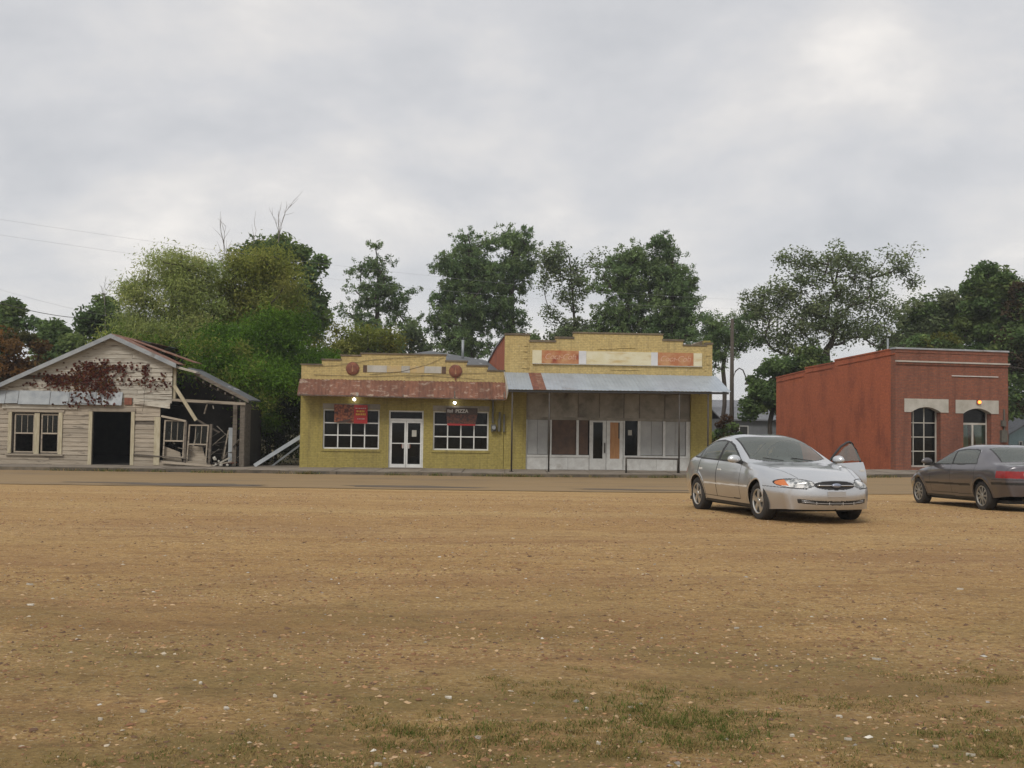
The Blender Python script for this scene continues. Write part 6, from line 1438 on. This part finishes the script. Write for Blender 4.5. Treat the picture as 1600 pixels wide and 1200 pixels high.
# ---- silver saloon
T = dict(rear=-2.50, front=2.30, axles=(1.378, -1.378), wz=.325, wr=.328, rim=.205, ww=.215, ywheel=.79, arch=.375, spokes=5, spw=.048,
         k0y=([-2.5, -2.2, -1.4, 0, 1.4, 2.0, 2.3], [.70, .80, .86, .86, .87, .83, .73]), k0z=([-2.5, -1.9, -1.0, 0, 1.0, 1.9, 2.3], [.34, .27, .22, .215, .215, .21, .235]),
         k1y=([-2.5, -2.2, -1.4, 0, 1.4, 2.0, 2.3], [.76, .87, .925, .928, .925, .87, .77]), k1z=([-2.5, -1, 0, 1, 2.3], [.64, .63, .61, .59, .52]),
         k2y=([-2.5, -2.2, -1.8, -1, 0, 1, 1.5, 2.0, 2.3], [.66, .77, .825, .86, .865, .855, .83, .77, .66]), k2z=([-2.5, -2.2, -1.8, -1.2, -.6, 0, .5, 1.0, 1.5, 2.0, 2.3], [.90, .985, 1.005, .99, .97, .955, .945, .92, .865, .77, .665]),
         k3y=([-2.5, -2.1, -1.9, -1.5, -1.0, -.4, .1, .5, .85, 1.0, 1.5, 2.3], [.36, .52, .585, .59, .59, .615, .67, .72, .75, .60, .50, .38]),
         k3z=([-2.5, -2.3, -2.05, -1.9, -1.6, -1.3, -.9, -.5, -.15, .1, .5, .85, 1.0, 1.4, 1.8, 2.1, 2.3], [.955, 1.025, 1.045, 1.08, 1.215, 1.335, 1.41, 1.425, 1.385, 1.315, 1.135, .972, .955, .915, .86, .785, .71]),
         k4y=([0, 1], [0, 0]), k4z=([-2.5, -2.3, -2.05, -1.9, -1.6, -1.3, -.9, -.5, -.15, .1, .5, .88, 1.0, 1.4, 1.8, 2.1, 2.3], [.975, 1.045, 1.075, 1.13, 1.285, 1.40, 1.47, 1.487, 1.46, 1.405, 1.20, .982, .965, .93, .88, .805, .735]),
         fr=(.07, .10, .05), rr=(.08, .12, .06), sweepf=.40, sf0=1.2, sweepr=.30, sr0=-1.5,
         dlo=[(.70, .972), (.38, 1.14), (.10, 1.272), (-.16, 1.35), (-.55, 1.388), (-.95, 1.37), (-1.3, 1.295), (-1.58, 1.185), (-1.76, 1.08), (-1.74, 1.04), (-1.2, 1.015), (-.4, .99), (.3, .975)],
         pillars=[(-.42, -.30, .055), (-1.42, -1.30, .02)], wind=(.86, -.02), back=(-1.45, -2.02), wbow=.16, bbow=.14,
         bowlo={'windshield': 1.1, 'rear_screen': -.9}, bowhi={'windshield': 1.0, 'rear_screen': -.8},
         door_f=.66, door_m=-.40, door_r=-1.30, sill=.33, rocker=.262, hood_x=(.9, 2.2), hood_y=([.9, 1.5, 2.2], [.76, .70, .52]),
         mats=dict(paint='silver', rim='alloy'))
def lampz(fy, a, b): return a + (b - a) * np.clip((fy - .42) / .4, 0, 1)
T['marks'] = [
    ('side_moulding', lambda x, w, y, z, s: (np.abs(z - .565) < .013) & (x < 1.0) & (x > -.98) & (y > .7) & (s < 2)),
    ('headlight_rim', lambda x, w, y, z, s: (x > 1.78) & ell(y - .25 * (z - .66), z, .585, .655, .238, .080, 2.2)),
    ('headlight', lambda x, w, y, z, s: (x > 1.93) & ell(y - .25 * (z - .66), z, .585, .655, .225, .068, 2.2)),
    ('amber_lamp', lambda x, w, y, z, s: (x > 1.80) & ell(y - .25 * (z - .66), z, .585, .655, .225, .068, 2.2) & ((y > .70) | (x < 2.08)) & (z > .62)),
    ('grille', lambda x, w, y, z, s: (x > 2.1) & ell(y, z, 0, .632, .36, .074, 2.2)),
    ('air_intake', lambda x, w, y, z, s: (x > 2.0) & (np.abs(z - .345 - .03 * (y / .6) ** 2) < .034) & (y < .60)),
    ('bumper_line', lambda x, w, y, z, s: (x > 1.75) & (np.abs(z - .555 - .02 * (y / .6) ** 2) < .005) & (y > .33) & (s < 2.2) & ~ell(y - .25 * (z - .66), z, .585, .655, .24, .08, 2.2)),
    ('tail_lamp', lambda x, w, y, z, s: (x < -2.36) & (np.abs(z - .80) < .085) & (y > .30))]
T['markmat'] = dict(side_moulding='alu', headlight_rim='car_black', headlight='lens', amber_lamp='amber', grille='car_black', air_intake='car_black', bumper_line='car_black', tail_lamp='redlens')
def place(front, rear):
    """location and rotation from the ground points under the two axles"""
    f = Vector(front); b = Vector(rear); d = (f - b).normalized(); c = (f + b) / 2
    rz = math.atan2(d.y, d.x); pt = -math.asin(d.z)
    return c, (0, pt, rz)
fa, ra = Vector((5.12, 17.77, 0)), Vector((4.57, 20.47, 0))
fa.z = float(ground_h(np.array([fa.x]), np.array([fa.y]))[0]) - .012; ra.z = gz1(ra.y) - .012
loc, rot = place(fa, ra)
tc_, td = car(T, "silver_car", "silver four-door saloon car with its driver door standing open", "car", loc, rot)
interior(tc_, .78, .12, -.95, .36)
# chrome bar, emblem and lower intake ribs
MB().tube([(2.412 - .40 * (abs(y) / .9) ** 2.4, y, .632) for y in np.linspace(-.32, .32, 15)], .010, 6).build("grille_bar", 'chrome', tc_, True)
emb = MB().lathe([(0, 0.02), (.04, .016), (.062, 0), (.062, -.02)], 20, 'x').build("emblem", 'emblem', tc_, True, (2.42, 0, .632))
emb.scale = (1, 1.35, .6)
for z in (.335, .358): MB().tube([(2.402 - .40 * (abs(y) / .9) ** 2.4, y, z + .03 * (y / .6) ** 2) for y in np.linspace(-.55, .55, 21)], .006, 5).build("intake_bar", 'silver', tc_, True)
for y in (-.33, -.12, .12, .33): MB().box(2.35 - .4 * (abs(y) / .9) ** 2.4, 2.408 - .4 * (abs(y) / .9) ** 2.4, y - .006, y + .006, .312, .378).build("intake_rib", 'silver', tc_)
MB().box(2.40, 2.428, -.16, .16, .445, .535).build("plate_holder", 'silver', tc_)
for y in (-.25, .30):
    MB().tube([(.84, y + .1, 1.012), (.74, y - .25, 1.06)], .008, 5).build("wiper", 'car_black', tc_)
dr_open = td[('front_door', 1)]
for (nm, sgn), d in td.items():
    xh = -.27 if nm == 'front_door' else -1.17
    yy = sgn * .905; handle(d, xh, yy, .83, 'alu', .15)
mirror(td[('front_door', -1)], .62, -.87, .965, 'silver_clean'); mirror(dr_open, .62, .87, .965, 'silver_clean')
# window frame, inner card and hinge swing of the open driver door
fpts = [(.66, .80, .955), (.38, .765, 1.14), (.10, .70, 1.272), (-.14, .665, 1.345), (-.25, .655, 1.362), (-.335, .665, 1.325), (-.385, .70, 1.22), (-.40, .80, .975)]
MB().tube(fpts, .022, 6).build("window_frame", 'car_black', dr_open, True)
MB().hexa([(-.38, .72, .36), (.62, .72, .36), (.62, .78, .36), (-.38, .78, .36), (-.38, .76, .95), (.62, .76, .95), (.62, .80, .95), (-.38, .80, .95)]).build("door_card", 'seat', dr_open)
MB().hexa([(-.40, .74, .34), (-.375, .74, .34), (-.375, .90, .34), (-.40, .90, .34), (-.40, .77, .97), (-.375, .77, .97), (-.375, .855, .97), (-.40, .855, .97)]).build("door_edge", 'silver', dr_open)
hp = Vector((.66, .86, 0)); ang = -R(63)
dr_open.rotation_euler = (0, 0, ang); dr_open.location = hp - Matrix.Rotation(ang, 3, 'Z') @ hp
dr_open["label"] = "driver door swung open"

# ---- charcoal saloon
A_ = dict(rear=-2.44, front=2.28, axles=(1.455, -1.455), wz=.308, wr=.312, rim=.205, ww=.205, ywheel=.765, arch=.36, spokes=9, spw=.022,
          k0y=([-2.44, -2.1, -1.4, 0, 1.4, 2.0, 2.28], [.74, .80, .82, .83, .82, .76, .66]), k0z=([-2.44, -1.9, -1.0, 0, 1.0, 1.9, 2.28], [.33, .28, .235, .225, .225, .22, .25]),
          k1y=([-2.44, -2.1, -1.4, 0, 1.4, 2.0, 2.28], [.83, .885, .90, .905, .90, .85, .76]), k1z=([-2.44, -1, 0, 1, 2.28], [.66, .66, .64, .62, .55]),
          k2y=([-2.44, -2.1, -1.6, -1, 0, 1, 1.5, 2.0, 2.28], [.77, .82, .845, .855, .86, .845, .82, .75, .64]), k2z=([-2.44, -2.1, -1.6, -1, 0, .8, 1.5, 2.0, 2.28], [.905, .945, .945, .935, .92, .89, .82, .735, .65]),
          k3y=([-2.44, -2.1, -1.9, -1.6, -1.2, -.8, -.3, .1, .5, .9, 1.1, 1.6, 2.28], [.50, .60, .655, .62, .585, .575, .59, .625, .68, .735, .6, .5, .36]),
          k3z=([-2.44, -2.2, -1.95, -1.85, -1.6, -1.3, -.9, -.5, -.1, .2, .55, .9, 1.05, 1.5, 1.9, 2.28], [.955, .975, .985, 1.01, 1.135, 1.265, 1.338, 1.35, 1.315, 1.23, 1.08, .945, .925, .865, .79, .67]),
          k4y=([0, 1], [0, 0]), k4z=([-2.44, -2.2, -1.97, -1.87, -1.6, -1.3, -.9, -.5, -.1, .2, .55, .93, 1.05, 1.5, 1.9, 2.28], [.975, .998, 1.012, 1.045, 1.19, 1.33, 1.398, 1.405, 1.375, 1.295, 1.135, .955, .94, .885, .81, .69]),
          fr=(.07, .10, .05), rr=(.06, .08, .05), sweepf=.32, sf0=1.3, sweepr=.20, sr0=-1.7,
          dlo=[(.80, .945), (.45, 1.085), (.12, 1.22), (-.12, 1.275), (-.5, 1.31), (-.92, 1.302), (-1.10, 1.27), (-1.24, .965), (-.5, .955)],
          pillars=[(-.18, -.14, .035)], wind=(.90, .02), back=(-1.28, -1.90), wbow=.15, bbow=.10,
          bowlo={'windshield': 1.1, 'rear_screen': -.8}, bowhi={'windshield': 1.0, 'rear_screen': -.7},
          door_f=.80, door_m=-.16, door_r=-1.20, sill=.33, rocker=.27, hood_x=(.95, 2.1), hood_y=([.95, 1.5, 2.1], [.76, .70, .56]),
          mats=dict(paint='charcoal', rim='dull_alloy'))
A_['marks'] = [
    ('side_moulding', lambda x, w, y, z, s: (np.abs(z - .53) < .022) & (x < 1.05) & (x > -1.02) & (y > .7) & (s < 2)),
    ('tail_lamp', lambda x, w, y, z, s: (x < -2.16) & (np.abs(z - .765 - .02 * (y - .6)) < .072) & (y > .20)),
    ('reverse_lamp', lambda x, w, y, z, s: (x < -2.40) & (np.abs(z - .765) < .03) & (y > .40) & (y < .52)),
    ('bumper_strip', lambda x, w, y, z, s: (x < -1.9) & (np.abs(z - .585) < .025) & (s < 2.5)),
    ('bumper_gap', lambda x, w, y, z, s: (x < -1.95) & (np.abs(z - .665) < .006)),
    ('headlight', lambda x, w, y, z, s: (x > 2.0) & (np.abs(z - .60) < .055) & (y > .3))]
A_['markmat'] = dict(side_moulding='car_black', tail_lamp='redlens', reverse_lamp='clearlens', bumper_strip='car_black', bumper_gap='car_black', headlight='lens')
ra2 = Vector((10.02 + .80, 21.75, 0)); fa2 = Vector((9.87 + .77, 24.65, 0)); ra2.z = gz1(ra2.y) - .012; fa2.z = gz1(fa2.y) - .012
loc, rot = place(fa2, ra2)
ac, ad_ = car(A_, "charcoal_car", "dark grey four-door saloon car seen from behind with red tail lamps", "car", loc, rot)
interior(ac, .85, .2, -.85, .36)
for (nm, sgn), d in ad_.items(): handle(d, (-.04 if nm == 'front_door' else -1.05), sgn * .893, .80, 'charcoal', .17)
mirror(ad_[('front_door', 1)], .74, .86, .955, 'charcoal_clean'); mirror(ad_[('front_door', -1)], .74, -.86, .955, 'charcoal_clean')
MB().tube([(-1.20, .78, .975), (-1.11, .655, 1.275)], .009, 6).build("chrome_edge", 'chrome', ac)
MB().box(-2.52, -2.50, -.26, .26, .70, .82).build("number_plate", 'offwhite', ac)
MB().tube([(-2.3, .45, .27), (-2.52, .45, .27)], .03, 10).build("exhaust_pipe", 'dull_alloy', ac, True)
bpy.context.view_layer.update()
